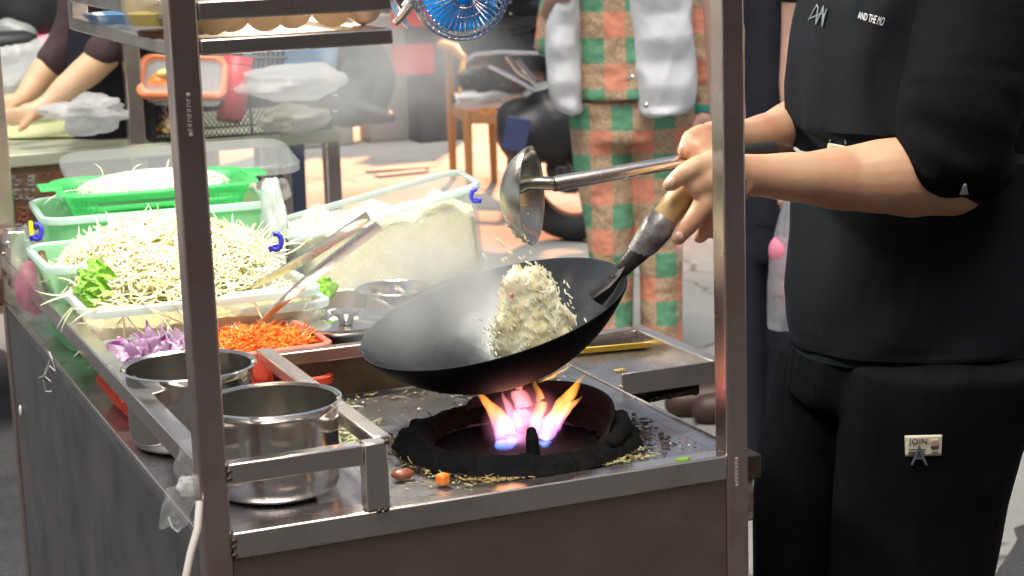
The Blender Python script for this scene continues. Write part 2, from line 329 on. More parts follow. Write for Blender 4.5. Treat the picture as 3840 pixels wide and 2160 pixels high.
def fuse(name,b,m,parent=None,voxel=.005,it=4,wr=0,wscale=6,wstr=(1,1,1),org=None):
    # melt overlapping limbs into one continuous surface
    base=worg(parent) if parent else Vector((0,0,0)); org=base if org is None else Vector(org)
    me=bpy.data.meshes.new(name); me.from_pydata([v-org for v in b.v],[],b.f); me.update()
    o=bpy.data.objects.new(name,me); COL.objects.link(o)
    q=o.modifiers.new('r','REMESH'); q.mode='VOXEL'; q.voxel_size=voxel
    q=o.modifiers.new('s','SMOOTH'); q.factor=.6; q.iterations=it
    dg=bpy.context.evaluated_depsgraph_get(); me2=bpy.data.meshes.new_from_object(o.evaluated_get(dg)); o.modifiers.clear(); o.data=me2; me2.name=name
    if wr:
        nm=[v.normal.copy() for v in me2.vertices]
        for v,n in zip(me2.vertices,nm):
            p=Vector((v.co[i]*wstr[i]*wscale for i in range(3)))
            h=noise.noise(p)+.5*noise.noise(p*2.1+Vector((3,1,7)))
            h=1-2*abs(h) if wr<0 else h
            v.co+=n*h*abs(wr)
    for p in me2.polygons: p.use_smooth=True
    me2.materials.clear(); me2.materials.append(M[m] if isinstance(m,str) else m)
    o.location=org-base; o.parent=parent
    return o
def bvh(o):
    bpy.context.view_layer.update(); mw=o.matrix_world; return BVHTree.FromPolygons([mw@v.co for v in o.data.vertices],[tuple(p.vertices) for p in o.data.polygons])
def hit(t,x,y):
    h=t.ray_cast(CAM,ray(x,y).normalized()); return h[0]
def textverts(s):
    cu=bpy.data.curves.new('t','FONT'); cu.body=s; cu.resolution_u=2; o=bpy.data.objects.new('t',cu); COL.objects.link(o)
    me=bpy.data.meshes.new_from_object(o.evaluated_get(bpy.context.evaluated_depsgraph_get()))
    vs=[v.co.copy() for v in me.vertices]; fs=[tuple(p.vertices) for p in me.polygons]; bpy.data.objects.remove(o); 
    x0=min(v.x for v in vs);x1=max(v.x for v in vs);y0=min(v.y for v in vs);y1=max(v.y for v in vs)
    return [((v.x-x0)/(x1-x0),(v.y-y0)/(y1-y0)) for v in vs],fs
def ontext(name,s,quad,t,m,parent,off=.002):
    # lettering that lies on the cloth surface. quad: TL,TR,BR,BL
    vs,fs=textverts(s); b=B(); out=[]
    for u,v in vs:
        top=Vector(quad[0]).lerp(Vector(quad[1]),u); bot=Vector(quad[3]).lerp(Vector(quad[2]),u); p=bot.lerp(top,v)
        h=hit(t,p.x,p.y)
        out.append((h if h else I(p.x,p.y,2.5))-ray(p.x,p.y).normalized()*off)
    b.add(out,fs); return obj(name,b,m,parent,smooth=False,solid=.0006)
def onpatch(name,quad,t,m,parent,n=8,off=.0015,th=.0015):
    b=B(); 
    for j in range(n+1):
        for i in range(n+1):
            top=Vector(quad[0]).lerp(Vector(quad[1]),i/n); bot=Vector(quad[3]).lerp(Vector(quad[2]),i/n); p=bot.lerp(top,j/n)
            h=hit(t,p.x,p.y); b.v.append((h if h else I(p.x,p.y,2.5))-ray(p.x,p.y).normalized()*off)
    b.f=[(j*(n+1)+i,j*(n+1)+i+1,(j+1)*(n+1)+i+1,(j+1)*(n+1)+i) for j in range(n) for i in range(n)]
    return obj(name,b,m,parent,solid=th)
def rr(w,l,r,n=6):
    pts=[]
    for cx,cy,a0 in ((w/2-r,l/2-r,0),(-w/2+r,l/2-r,90),(-w/2+r,-l/2+r,180),(w/2-r,-l/2+r,270)):
        for k in range(n+1):
            a=R(a0+90*k/n); pts.append((cx+r*math.cos(a),cy+r*math.sin(a)))
    return pts
def tub(b,W0,L0,W1,L1,H,r,th,m,part='all'):
    def ring(f,ins,z): 
        w=W0+(W1-W0)*f-2*ins; l=L0+(L1-L0)*f-2*ins
        return [m@Vector((x,y,z)) for x,y in rr(w,l,max(r-ins,.003))]
    if part in('all','body'):
        rs=[ring(0,.006,0),ring(0,0,.006)]+[ring(k/4,0,H*k/4) for k in(1,2,3)]+[ring(1,0,H-.002)]
        ri=[ring(1,th,H-.002)]+[ring(k/4,th,H*k/4) for k in(3,2,1)]+[ring(0,th,.008),ring(0,.006+th,th)]
        b.rings(rs+ri)
    if part=='rim':
        b.rings([ring(1,-.006,H-.010),ring(1,-.0075,H-.006),ring(1,-.007,H),ring(1,-.001,H+.0025),ring(1,th+.0005,H),ring(1,th,H-.004),ring(1,-.003,H-.006),ring(1,-.004,H-.010)],cap=False,loop=True)
    return b
def rotz(a): return Matrix.Rotation(R(a),4,'Z')
# ================================================================== SETTING
b=B(); 
N=40
b.v=[Vector((-60+140*i/N,-40+140*j/N,noise.noise(Vector((i*.7,j*.7,1)))*0)) for j in range(N+1) for i in range(N+1)]
b.f=[(j*(N+1)+i,j*(N+1)+i+1,(j+1)*(N+1)+i+1,(j+1)*(N+1)+i) for j in range(N) for i in range(N)]
tag(obj('ground',b,'ground',org=(0,0,0)),kind='structure')
# coarse asphalt patches with ragged edges
def ragged(name,poly,z,m):
    pts=[]
    n=len(poly)
    for i in range(n):
        a=Vector(poly[i]);c=Vector(poly[(i+1)%n]); L=(c-a).length; k=max(2,int(L/.08)) if L<6 else 12
        for j in range(k):
            p=a.lerp(c,j/k); s=.07
            pts.append(Vector((p.x+s*noise.noise(Vector((p.x*5,p.y*5,3))),p.y+s*noise.noise(Vector((p.x*5,p.y*5,9))),0)))
    b=B(); b.v=[Vector((p.x,p.y,z)) for p in pts]; b.f=[tuple(range(len(pts)))]
    bm=bmesh.new(); vs=[bm.verts.new(v) for v in b.v]; f=bm.faces.new(vs); bmesh.ops.triangulate(bm,faces=[f]); me=bpy.data.meshes.new(name); bm.to_mesh(me); bm.free()
    o=bpy.data.objects.new(name,me); COL.objects.link(o); me.materials.append(M[m]); return tag(o,kind='structure')
ragged('road',[(-9,-8),(7,-8),(5.5,1.9),(3.2,2.05),(2.45,1.85),(2.25,1.55),(1.8,1.2),(.9,1.9),(.45,2.9),(.40,4.4),(.2,5.2),(-9,6)],.004,'asphalt')
# raised shop step far back and dark shop fronts
b=B(); b.span((1.5,11.2,0),(14,15.5,.15)); 
tag(obj('pavement',b,'step',bevel=.02,org=(1.5,11.2,0)),kind='structure')
sf=thing('shop_front','dark grey shop front with shuttered bays across the lane','building',(5,14.5,0))
b=B(); b.span((-4,14.5,.0),(18,14.8,4.2)); obj('wall',b,'darkwall',sf)
for i in range(8):
    b=B(); x=-2+i*2.3
    for k in range(22): b.span((x,14.40,.17+k*.11),(x+1.9,14.44,.27+k*.11))
    obj('shutter',b,mat('shutter_paint%d'%i,[(.08,.085,.10),(.11,.11,.10),(.05,.06,.08),(.10,.10,.11)][i%4],.4),sf,bevel=.01)
    b=B(); b.span((x+1.95,14.33,.15),(x+2.2,14.49,3.2)); obj('pillar',b,'step',sf,bevel=.01)
# unseen building added behind the camera to dim the steel's reflections
bb=thing('unseen_building','unseen plain brown building added on the near side for dim reflections','building',(0,-7,0))
b=B(); b.span((-14,-7.4,0),(14,-7,7)); obj('wall',b,mat('brown_render',(.16,.11,.09),.8,0,(.20,.14,.11),2),bb)
for i in range(8):
    b=B(); b.span((-12+i*3.2,-7,1.0),(-10.4+i*3.2,-6.95,2.6)); obj('window',b,'gloss',bb)
# ================================================================== FOOD CART
T=.03
ZL0=aty(604,135,0).z; ZL1=aty(604,94,0).z; ZU0=aty(604,47,0).z; ZU1=aty(604,8,0).z
SX=aty(990,72,0).x
cart=thing('food_cart','stainless steel wok cart with front posts, counter and hanging shelf','food cart',(.295,.7,0))
LY=1.46
def rail(name,a,c,m='steel',bv=.0022,parent=cart):
    b=B(); b.span(a,c); return obj(name,b,m,parent,bevel=bv)
rail('post',(-T,0,.0),(0,T,2.25),'post',.003)
rail('post',(.592,0,.0),(.6205,T,2.25),'post',.003)
rail('post',(-T,LY-T,.0),(0,LY,2.25),'post',.003)
rail('corner_post',(.592,LY-T,.0),(.6205,LY,.7995),'post',.003)
# counter top, split round the burner well
BC=Vector((.400,.175,.8)); BR=.128
b=B(); n=64
def frame_with_hole(x0,x1,y0,y1,z,c,r):
    inner=[Vector((c.x+r*math.cos(2*math.pi*k/n),c.y+r*math.sin(2*math.pi*k/n),z)) for k in range(n)]; outer=[]
    for k in range(n):
        a=2*math.pi*k/n; dx,dy=math.cos(a),math.sin(a); ts=[]
        if dx>1e-6: ts.append((x1-c.x)/dx)
        if dx<-1e-6: ts.append((x0-c.x)/dx)
        if dy>1e-6: ts.append((y1-c.y)/dy)
        if dy<-1e-6: ts.append((y0-c.y)/dy)
        t=min(ts); outer.append(Vector((c.x+dx*t,c.y+dy*t,z)))
    # snap nearest to corners
    for cx,cy in ((x0,y0),(x1,y0),(x0,y1),(x1,y1)):
        k=min(range(n),key=lambda i:(outer[i]-Vector((cx,cy,z))).length); outer[k]=Vector((cx,cy,z))
    low=[v+Vector((0,0,-.012)) for v in inner]
    return [outer,inner,low]
rs=frame_with_hole(.192,.59,.003,.503,.798,BC,BR-.016); b.rings(rs,cap=False)
b.span((-.027,T,.786),(.1915,LY-.002,.798)); b.span((.0,.003,.786),(.1915,T-.0005,.798)); b.span((.1922,.5035,.786),(.59,LY-.002,.798)); b.span((.5905,T+.001,.786),(.615,LY-T-.002,.798))
obj('counter_top',b,'top',cart,smooth=False)
b=B(); b.rings([[BC+Vector((r*math.cos(2*math.pi*k/48),r*math.sin(2*math.pi*k/48),z)) for k in range(48)] for r,z in ((BR-.018,-.006),(BR-.03,-.05),(.03,-.07))]); obj('burner_well',b,'soot',cart)
rail('front_rail',(.0008,-.001,.771),(.5915,T-.002,.8005),'steel',.0025)
rail('side_rail',(-T+.0005,T+.0006,.854),(-.006,LY-T-.0006,.8795),'steel')
rail('top_edge_strip',(-T-.0012,T+.0005,.792),(-.0275,LY-T-.0005,.801),'steel',.001)
rail('side_edge_strip',(.6155,T+.0005,.774),(.6205,LY-T-.0005,.801),'steel',.002)
b=B(); b.span((.0008,.004,.06),(.5915,.010,.7705)); obj('front_panel',b,'panel',cart)
# bead of old sealant under the rail
b=B()
x=.003
while x<.56:
    L=random.uniform(.004,.02); b.tube([(x,.0028,.7702+random.uniform(-.001,.0005)),(x+L,.0028,.7702)],random.uniform(.0006,.0014),5); x+=L+random.uniform(.001,.02)
obj('sealant_bead',b,mat('old_sealant',(.28,.17,.07),.6),cart)
# side panel with soft dents
b=B(); nx,nz_=60,34
for j in range(nz_+1):
    for i in range(nx+1):
        y=T+.001+(LY-2*T-.002)*i/nx; z=.05+.742*j/nz_; d=.0035*noise.noise(Vector((y*6,z*1.4,2)))+.002*noise.noise(Vector((y*16,z*2,5)))
        b.v.append(Vector((-.026+d*min(1,(z-.05)*8,(.80-z)*8),y,z)))
b.f=[(j*(nx+1)+i,j*(nx+1)+i+1,(j+1)*(nx+1)+i+1,(j+1)*(nx+1)+i) for j in range(nz_) for i in range(nx)]
obj('side_panel',b,'side',cart,solid=.0015)
b=B(); b.span((.600,T,.05),(.604,LY-T,.785)); obj('side_panel',b,'side',cart)
b=B(); b.span((0,LY-.012,.05),(.592,LY-.006,.785)); obj('back_panel',b,'side',cart)
# pot corral: front rail, stub post, divider
rail('pot_rail',(.0008,-.0015,.853),(.1495,.018,.876),'steel')
rail('stub_post',(.1502,-.0022,.8008),(.1765,.020,.8765),'steel')
rail('divider_rail',(.1665,.0206,.861),(.1885,.502,.8768),'steel')
b=B(); b.span((.1885,.497,.8),(.590,.502,.850)); obj('splash_plate',b,'grime',cart)
rail('splash_rail',(.1892,.492,.8502),(.5915,.512,.868),'panel')
rail('splash_end',(.572,.484,.80),(.5915,.4915,.849),'panel')
# hanging shelf
rail('shelf_rail',(.0006,0.001,ZL0),(SX,T*.8,ZL1),'steel')
rail('shelf_rail',(-T+.001,T+.0006,ZL0),(-.004,.56,ZL1),'steel')
rail('shelf_rail',(-.0035,.536,ZL0+.001),(SX-.025,.559,ZL1-.001),'steel')
rail('shelf_rail',(SX-.024,T*.8+.0006,ZL0+.0005),(SX,.559,ZL1-.0005),'steel')
rail('shelf_rail',(.0006,0.001,ZU0),(SX,T*.8,ZU1+.004),'steel')
rail('shelf_rail',(-T+.001,T+.0006,ZU0),(-.004,.56,ZU1+.004),'steel')
rail('shelf_post',(-T+.002,.562,ZL0),(-.006,.584,1.8),'steel')
rail('shelf_post',(SX-.024,.562,ZL0),(SX-.002,.584,1.8),'steel')
b=B(); b.span((-.0035,T*.8+.001,ZL0+.006),(SX-.0245,.5355,ZL0+.010)); obj('shelf_floor',b,'steel',cart)
# canopy overhead carries the lamp
b=B(); b.span((-.03,.6,2.25),(.6,.72,2.28)); obj('canopy',b,mat('canopy_sheet',(.25,.05,.04),.6),cart,bevel=.004)
# weld beads
for c in ((.0015,-.001,.86),(.0015,-.001,.868),(.0015,-.001,.785),(.002,-.001,.792),(.0015,-.001,.776),(.163,-.003,.8005),(.171,-.003,.8008),(.1755,-.0015,.876)):
    b=B(); b.ell(c,(.0035,.0022,.0028),None,8,6); obj('weld_bead',b,'grime',cart)
# stamped marks on the two front posts
def stamp(x,z0,z1,nn):
    b=B(); z=z0; h=(z1-z0)/nn
    for k in range(nn):
        y=-.0006
        if k in(0,nn-1): b.ell((x,y,z+h*.5),(.0022,.0006,h*.48),None,12,6)
        else:
            b.box((x-.0018,y,z+h*.45),(.0006,.001,h*.7)); b.box((x,y,z+h*.15),(.0036,.001,.0007)); b.box((x,y,z+h*(.5 if k%3 else .75)),(.0030,.001,.0007))
        z+=h
    return b
M['stamp']=mat('pale_stamp',(.42,.33,.33),.6)
za=aty(478,345,0).z; zb=aty(476,232,0).z
obj('stamp_mark',stamp(aty(477,290,0).x,za,zb,9),'stamp',cart,smooth=False)
za=aty(1850,1225,0).z; zb=aty(1850,1150,0).z
obj('stamp_mark',stamp(aty(1853,1190,0).x,za,zb,8),'stamp',cart,smooth=False)
# fold-out side tray
t0=Vector((.6215,.255,.785)); TX1=atz(1640,825,.82).x; TY0=.342; TY1=.60
st=thing('side_tray','shallow steel fold-out tray holding the phone at the cart side','tray',(.62,.34,.785))
X0=.6225
rail('front_lip',(X0,TY0,.790),(TX1,TY0+.004,.820),'steel',.001,st)
rail('tray_floor',(X0,TY0+.0042,.7905),(TX1-.0205,TY1-.0205,.7935),'top',.0005,st)
rail('side_lip',(TX1-.02,TY0+.0045,.790),(TX1,TY1,.8195),'steel',.003,st)
rail('back_lip',(X0,TY1-.02,.790),(TX1-.0205,TY1,.8195),'steel',.003,st)
for dy in (0,):
    b=B(); b.box((X0+.06,TY0+.02,.779),(.13,.004,.014)); b.tube([(X0+.01,TY0+.015,.76),(X0+.055,TY0+.012,.778)],.003,8); b.tube([(X0+.05,TY0+.012,.775),(X0+.12,TY0+.012,.781)],.0035,8)
    for q in(.015,.055,.075,.115): b.ell((X0+q,TY0+.010,.777),(.004,.004,.004),None,10,6)
    obj('hinge_arm',b,'grime',st)
# dark shelf box low behind the right post
gv=thing('control_box','small dark worn metal box on the cart side behind right post','box',(.66,.12,.68))
p=atz(1896,1112,.79); b=B(); b.span((.622,.06,.745),(p.x+.008,.16,.775)); obj('top',b,'grime',gv,bevel=.002)
b=B(); b.span((.622,.065,.69),(p.x,.155,.7448)); obj('body',b,mat('flaking_paint',(.35,.33,.25),.6,.2,(.10,.06,.05),40),gv,bevel=.003)
# ---- lit lamp that hangs over the food
lamp=thing('hanging_lamp','bright white bulb hanging over the food boxes','lamp',(.27,.66,1.60))
b=B(); b.lathe([(.004,.10),(.02,.09),(.022,.05),(.03,.04),(.11,.0),(.112,.0),(.03,.045),(.0,.05)],32,Matrix.Translation((.27,.66,1.60))); obj('lamp_shade',b,'white_pl',lamp)
b=B(); b.ell((.27,.66,1.605),(.03,.03,.035)); obj('bulb',b,mat('glowing_bulb',(1,1,1),.3,emit=((1,.98,.88),40)),lamp)
b=B(); b.tube([(.27,.66,1.70),(.27,.66,2.25)],.003); obj('cord',b,'black',lamp)
pl=bpy.data.lights.new('bulb_light','POINT'); pl.energy=14; pl.color=(1,.98,.84); pl.shadow_soft_size=.035
po=bpy.data.objects.new('bulb_light',pl); COL.objects.link(po); po.location=(0,0,-.06); po.parent=lamp
# ================================================================== BURNER
bu=thing('wok_burner','sooty black gas wok burner ring set in the counter','burner',BC)
b=B(); 
def ringz(r,z,jit=0,back=0):
    out=[]
    for k in range(150):
        a=2*math.pi*k/150; v=Vector((math.cos(a),math.sin(a),0)); q=max(0,v.dot((FH+RH*.9).normalized()))
        nn=noise.noise(v*3+Vector((0,0,r*40))); n2=noise.noise(v*9+Vector((5,0,r*60)))
        out.append(BC+v*(r+jit*(nn*.8+n2*.5))+Vector((0,0,z+back*q**1.2+jit*n2*.7)))
    return out
def rz(k,r,z,j,bk=0):
    return [p+(p-BC).normalized()*  .0022*noise.noise(p*110)+Vector((0,0,.0025*noise.noise(p*75+Vector((0,0,k))))) for p in ringz(r,z,j,bk)]
b.rings([ringz(.150,.0005,.006),rz(1,.147,.005,.005),rz(2,.143,.011,.006),rz(3,.138,.011,.006),rz(4,.133,.014,.006,.004),rz(5,.128,.017,.005,.008),rz(6,.122,.019,.004,.012),rz(7,.116,.016,.003,.012),rz(8,.109,.010,.003,.010),ringz(.100,.0,-.006,.0)],cap=False)
obj('ring',b,'soot',bu)
b=B(); # curved wind shield round the back right
rs=[]
for k in range(40):
    a=YAW*0+R(-48+k*(150/39)); v=Vector((math.cos(a),math.sin(a),0)); e=math.sin(math.pi*min(1,max(0,k/39)))**.5
    rs.append([BC+v*.112+Vector((0,0,-.02)),BC+v*.115+Vector((0,0,.016+.032*e)),BC+v*.119+Vector((0,0,.0165+.032*e)),BC+v*.1175+Vector((0,0,-.01))])
b.rings(rs,close=True); obj('wind_shield',b,'red_soot',bu)
b=B(); 
c=BC+Vector((.0,.0,-.05)); b.lathe([(.0,.03),(.03,.03),(.042,.02),(.045,.0),(.05,-.02)],32,Matrix.Translation(c)); 
obj('burner_head',b,'soot',bu)
b=B(); v=(-FH+RH*.15).normalized(); b.limb([(BC+v*.119+Vector((0,0,.018)),.008),(BC+v*.115+Vector((0,0,.036)),.0075),(BC+v*.112+Vector((0,0,.043)),.006)],10,3); obj('pot_support',b,'soot',bu)
# soot lip standing up right
b=B(); q=I(1570,1045,2.32); b.limb([(BC+RH*.128+FH*.03+Vector((0,0,.018)),.010),(BC+RH*.128+FH*-.03+Vector((0,0,.022)),.011),(BC+RH*.112+FH*-.07+Vector((0,0,.014)),.009)],10,4); obj('ring_lip',b,'soot',bu)
# flames
fl=thing('gas_flame','orange and violet gas flames rising under the wok','flame',BC)
FD=2.34
up_=Vector((3,5,7))
def tongue(pts,m,name='flame_tongue',flat=.45):
    P=[(I(x,y,d),W(r,d)) for x,y,r,d in pts]; q=[];ra=[]
    for i in range(len(P)-1):
        for k in range(5): f=k/5; q.append(P[i][0].lerp(P[i+1][0],f)); ra.append(P[i][1]*(1-f)+P[i+1][1]*f)
    q.append(P[-1][0]); ra.append(1e-4); ra[0]*=.6
    b=B(); b.tube(q,ra,14,True,flat,up=CU); 
    for i_,v in enumerate(b.v): b.v[i_]=v+Vector((noise.noise(v*70),noise.noise(v*70+up_),noise.noise(v*50)))*.0035
    return obj(name,b,m,fl)
z0=I(1300,1120,FD).z-BC.z; z1=I(1300,955,FD).z-BC.z
fm=flamemat('flame_gas',z0,z1,[(0,(.10,.30,1.0)),(.14,(.42,.22,.85)),(.30,(.95,.26,.36)),(.5,(1.0,.30,.10)),(1,(1.0,.42,.03))],34)
fh2=flamemat('flame_wisp',z0,z1,[(0,(.4,.25,.9)),(.4,(.85,.28,.40)),(1,(.8,.2,.1))],20)
hz_=W(105,FD); fh=flamemat('flame_haze',-hz_,hz_,[(0,(.25,.25,.9)),(.35,(.85,.28,.50)),(.7,(.85,.22,.28)),(1,(.6,.15,.12))],13,(W(118,FD),W(80,FD),hz_))
tongue([(1264,1142,46,FD),(1276,1102,64,FD),(1266,1070,56,FD),(1242,1035,38,FD),(1220,1008,22,FD),(1188,976,2,FD)],fm)
tongue([(1292,1120,34,FD+.01),(1300,1080,42,FD+.01),(1288,1045,34,FD+.01),(1276,1018,20,FD+.01),(1262,985,3,FD+.01)],fh2,'flame_wisp')
tongue([(1372,1142,34,FD),(1370,1105,44,FD),(1384,1068,50,FD),(1408,1030,44,FD),(1436,988,27,FD),(1452,962,14,FD),(1482,934,1,FD)],fm)
tongue([(1398,1080,22,FD+.01),(1418,1040,28,FD+.01),(1444,1015,17,FD+.01),(1468,992,2,FD+.01)],fm)
tongue([(1340,1095,34,FD),(1350,1050,36,FD),(1362,1012,28,FD),(1352,980,18,FD),(1340,945,3,FD)],fm)
tongue([(1310,1070,50,FD+.015),(1318,1020,52,FD+.015),(1300,985,36,FD+.015),(1310,950,6,FD+.015)],fh2,'flame_wisp')
tongue([(1352,962,3,FD+.01),(1395,945,11,FD+.01),(1446,914,1,FD+.01)],fm)
b=B(); b.ell(I(1318,1062,FD+.005),(W(118,FD),W(80,FD),W(105,FD))); obj('flame_haze',b,fh,fl,org=I(1318,1062,FD+.005))
tongue([(1352,962,3,FD+.01),(1395,945,9,FD+.01),(1446,914,1,FD+.01)],fm)
fpl=bpy.data.lights.new('flame_light','POINT'); fpl.energy=.08; fpl.color=(1,.42,.22); fpl.shadow_soft_size=.03
fo=bpy.data.objects.new('flame_light',fpl); COL.objects.link(fo); fo.location=(0,-.0,.05); fo.parent=fl
# ================================================================== WOK
wd=2.37
wc=I(1240,785,wd); n_=(-ray(1240,785).normalized()*.31+(CU*.962-CR*.275)*.95).normalized()
xa=(CR*.962+CU*.275); xa=(xa-n_*xa.dot(n_)).normalized(); ya=n_.cross(xa)
WM=Matrix(((xa.x,ya.x,n_.x,wc.x),(xa.y,ya.y,n_.y,wc.y),(xa.z,ya.z,n_.z,wc.z),(0,0,0,1)))
WR=W(343,wd)
wok=thing('wok','black carbon steel wok tilted over the flames by its handle','wok',wc-Vector((0,0,.09)))
D_=.088
prof=[]; nseg=14
Rs=(WR*WR+D_*D_)/(2*D_); am=math.asin(WR/Rs)
for k in range(nseg+1):
    a=am*k/nseg; prof.append((Rs*math.sin(a),Rs-D_-Rs*math.cos(a)))
inn=[(r,z) for r,z in prof]; out=[(r*1.0+.0015*(k/nseg),z-.0022) for k,(r,z) in enumerate(prof)]
b=B(); b.lathe(out[::-1][:0]+[(p[0],p[1]) for p in out]+[(WR+.0022,.0),(WR+.0015,.0012),(WR,.0008)]+inn[::-1][1:],96,WM)
ob=obj('bowl',b,'wok',wok); ob.data.materials.append(M['wokout']); sc0=(WM@Vector((0,0,Rs-D_)))-worg(wok)
for p in ob.data.polygons: p.material_index=1 if p.normal.dot(p.center-sc0)>0 else 0
# handle
hdir=[I(1528,722,wd-.005),I(1570,672,wd+.0),I(1612,628,wd+.0)]
b=B(); b.tube([I(1500,752,wd-.002),hdir[0],I(1550,695,wd),hdir[1]],[.026,.022,.014,.011],12,True,.42,up=CU); b.tube([hdir[1]-(hdir[2]-hdir[1])*.2,hdir[2]],[.010,.014],12); 
for s in(-1,0,1): b.ell(hdir[0]+(CR*.6+CU*.75)*.010*s-CF*.008+CU*.004,(.004,.004,.004),None,8,6)
obj('socket',b,mat('blackened_iron',(.03,.028,.028),.4,.7,(.07,.06,.055),30,bs=.4,bsc=50),wok)
b=B(); P=[I(1598,640,wd),I(1625,612,wd),I(1655,572,wd),I(1672,548,wd)]; b.tube(P,[.0125,.0175,.020,.0175],16); obj('taped_grip',b,'foil',wok)
b=B(); P=[I(1670,550,wd),I(1700,512,wd),I(1745,460,wd),I(1790,410,wd)]; b.tube(P,[.0165,.0175,.017,.015],16); obj('handle',b,'wood_handle',wok)
# tossed fried rice
b=B()
def wp(x,y,h): # point over the wok seen at pixel x,y, h metres above the rim plane
    d=ray(x,y); t=((wc+n_*h)-CAM).dot(n_)/d.dot(n_); return CAM+d*t
secs=[((1340,872),.062),((1338,850),.066),((1345,820),.060),((1338,785),.050),((1325,750),.038),((1312,715),.026),((1303,685),.016),((1298,664),.005)]
hw=[112,110,104,88,70,50,32,8]; rs=[]
for ((x,y),dep),h in zip(secs,hw):
    d=wd-.02; c=I(x,y,d); r=[]
    for k in range(40):
        a=2*math.pi*k/40; r.append(c+CR*W(h,d)*math.cos(a)+(CF*.95+CU*.1)*dep*math.sin(a)-CU*.12*W(h,d)*math.cos(a)*(-1))
    rs.append(r)
fb=B()
for (x0,y0,x1,y1,r0,r1) in ((1285,865,1298,710,42,32),(1340,852,1340,705,52,36),(1400,836,1372,725,36,24),(1296,705,1300,664,20,5),(1345,700,1352,672,20,6),(1248,886,1262,815,15,20),(1436,815,1405,770,18,14),(1375,730,1392,702,16,5),(1268,760,1266,700,12,6)):
    fb.limb([(I(x0,y0,wd+.01),W(r0,wd)),(I(x1,y1,wd-.01),W(r1,wd))],14,4)
fr=thing('fried_rice','fried rice with ham and carrot bits tossed up in the wok','food',wp(1340,850,0))
o=fuse('rice_mass',fb,'frice',fr,.0035,6); 
vs=o.data.vertices; nm=[v.normal.copy() for v in vs]
for v,nn in zip(vs,nm):
    p=v.co; v.co+=nn*(.0035*noise.noise(p*90)+.002*noise.noise(p*260))
surf=[(v.co+o.matrix_world.translation*0+worg(o),nn) for v,nn in zip(vs,nm)]
def grainmesh(b,p,ax,L,r,n=5):
    ax=ax.normalized(); b.tube([p-ax*L,p-ax*L*.55,p+ax*L*.55,p+ax*L],[r*.35,r,r,r*.35],n)
b=B(); b2=B()
for _ in range(600):
    p,nn=random.choice(surf); ax=(CU*1.6-CR*.55+Vector([random.gauss(0,.45) for _ in range(3)]))
    grainmesh(b,p+nn*random.uniform(-.001,.002),ax,random.uniform(.0022,.0045),.0009)
for _ in range(90):
    x=random.choice((random.gauss(1238,12),random.gauss(1300,45),random.gauss(1400,40))); y={True:random.uniform(800,895),False:random.uniform(635,720)}[x<1262]+max(0,(x-1340))*.9
    grainmesh(b,I(x,y,wd-.02+random.uniform(-.03,.03)),CU*1.2-CR*.5+Vector([random.gauss(0,.6) for _ in range(3)]),random.uniform(.002,.004),.0010)
obj('rice_grains',b,'grain',fr,org=worg(fr))['kind']='stuff'
for _ in range(11):
    p,nn=random.choice(surf); q=random.uniform(.0022,.0045); b2.box(p+nn*.001,(q*1.4,q,q*1.6),Matrix.Rotation(random.random()*6,3,'X')@Matrix.Rotation(random.random()*6,3,'Z'))
obj('ham_bits',b2,mat('ham_bit',(.72,.28,.18),.5,0,(.80,.48,.22),50),fr,bevel=.0005)['kind']='stuff'
for x,y,lb_ in ((1255,605,'topmost white rice grain flying just under the ladle'),(1264,614,'long grain just below the topmost flying one'),(1218,645,'lone grain flying at the far left above the wok rim'),(1285,640,'flying grain just over the peak of the tossed rice'),(1276,655,'flying grain touching the left of the rice peak'),(1330,662,'grain flying right of the rice peak'),(1345,690,'lowest flying grain at the right side of the rice peak')):
    b=B(); grainmesh(b,I(x,y,wd-.02),CR+CU*random.uniform(-2.2,-.5),.005,.0014,6)
    tag(obj('rice_grain',b,'grain'),lb_,'rice grain','rice grains flying off the wok')
# ================================================================== POTS
def lathe_obj(name,prof,c,m,parent=None,n=64): b=B(); b.lathe(prof,n,Matrix.Translation(c)); return obj(name,b,m,parent)
def pot(c,Rr,h,label):
    t=thing('steel_pot',label,'pot',c,'steel pots in the front corner of the cart')
    k=.0012; r=Rr-.004
    prof=[(.0,.0),(r*.84,.0),(r*.90,.0015),(r*.95,.006),(r*.985,.014),(r,.028),(r,h-.010),(r+.001,h-.004),(Rr+.0005,h-.001),(Rr+.001,h+.0008),(Rr-.0005,h+.0018),(r-.001,h-.001),(r-k,h-.008),(r-k,.028),(r*.965,.015),(r*.90,.005),(0,.002)]
    lathe_obj('body',prof,c,'pot',t); 
    b=B(); b.rings([[Vector(c)+Vector(((Rr+a)*math.cos(q),(Rr+a)*math.sin(q),h+z)) for q in [2*math.pi*i/64 for i in range(64)]] for a,z in ((.002,0),(.001,.0016),(-.001,.0016),(-.002,0),(0,-.0016))],cap=False,loop=True)
    obj('rim',b,'chrome',t); return t
pot((.087,.133,.8),.0775,.103,'near steel pot inside the corner rails, its base on the counter')
pot((.050,.378,.8),.0815,.096,'farther steel pot beside the onion tray, partly behind the corner post')
bw=atz(991,726,.862); BWR=W(98,(bw-CAM).dot(CF))
bowl=thing('steel_bowl','steel bowl between the rice box and the wok','bowl',(bw.x,bw.y,.8))
lathe_obj('body',[(.0,.0),(BWR*.8,.0),(BWR*.86,.004),(BWR*.93,.03),(BWR-.003,.061),(BWR,.063),(BWR-.001,.0645),(BWR-.004,.061),(BWR*.92,.03),(BWR*.84,.006),(0,.002)],(bw.x,bw.y,.8),'pot',bowl)
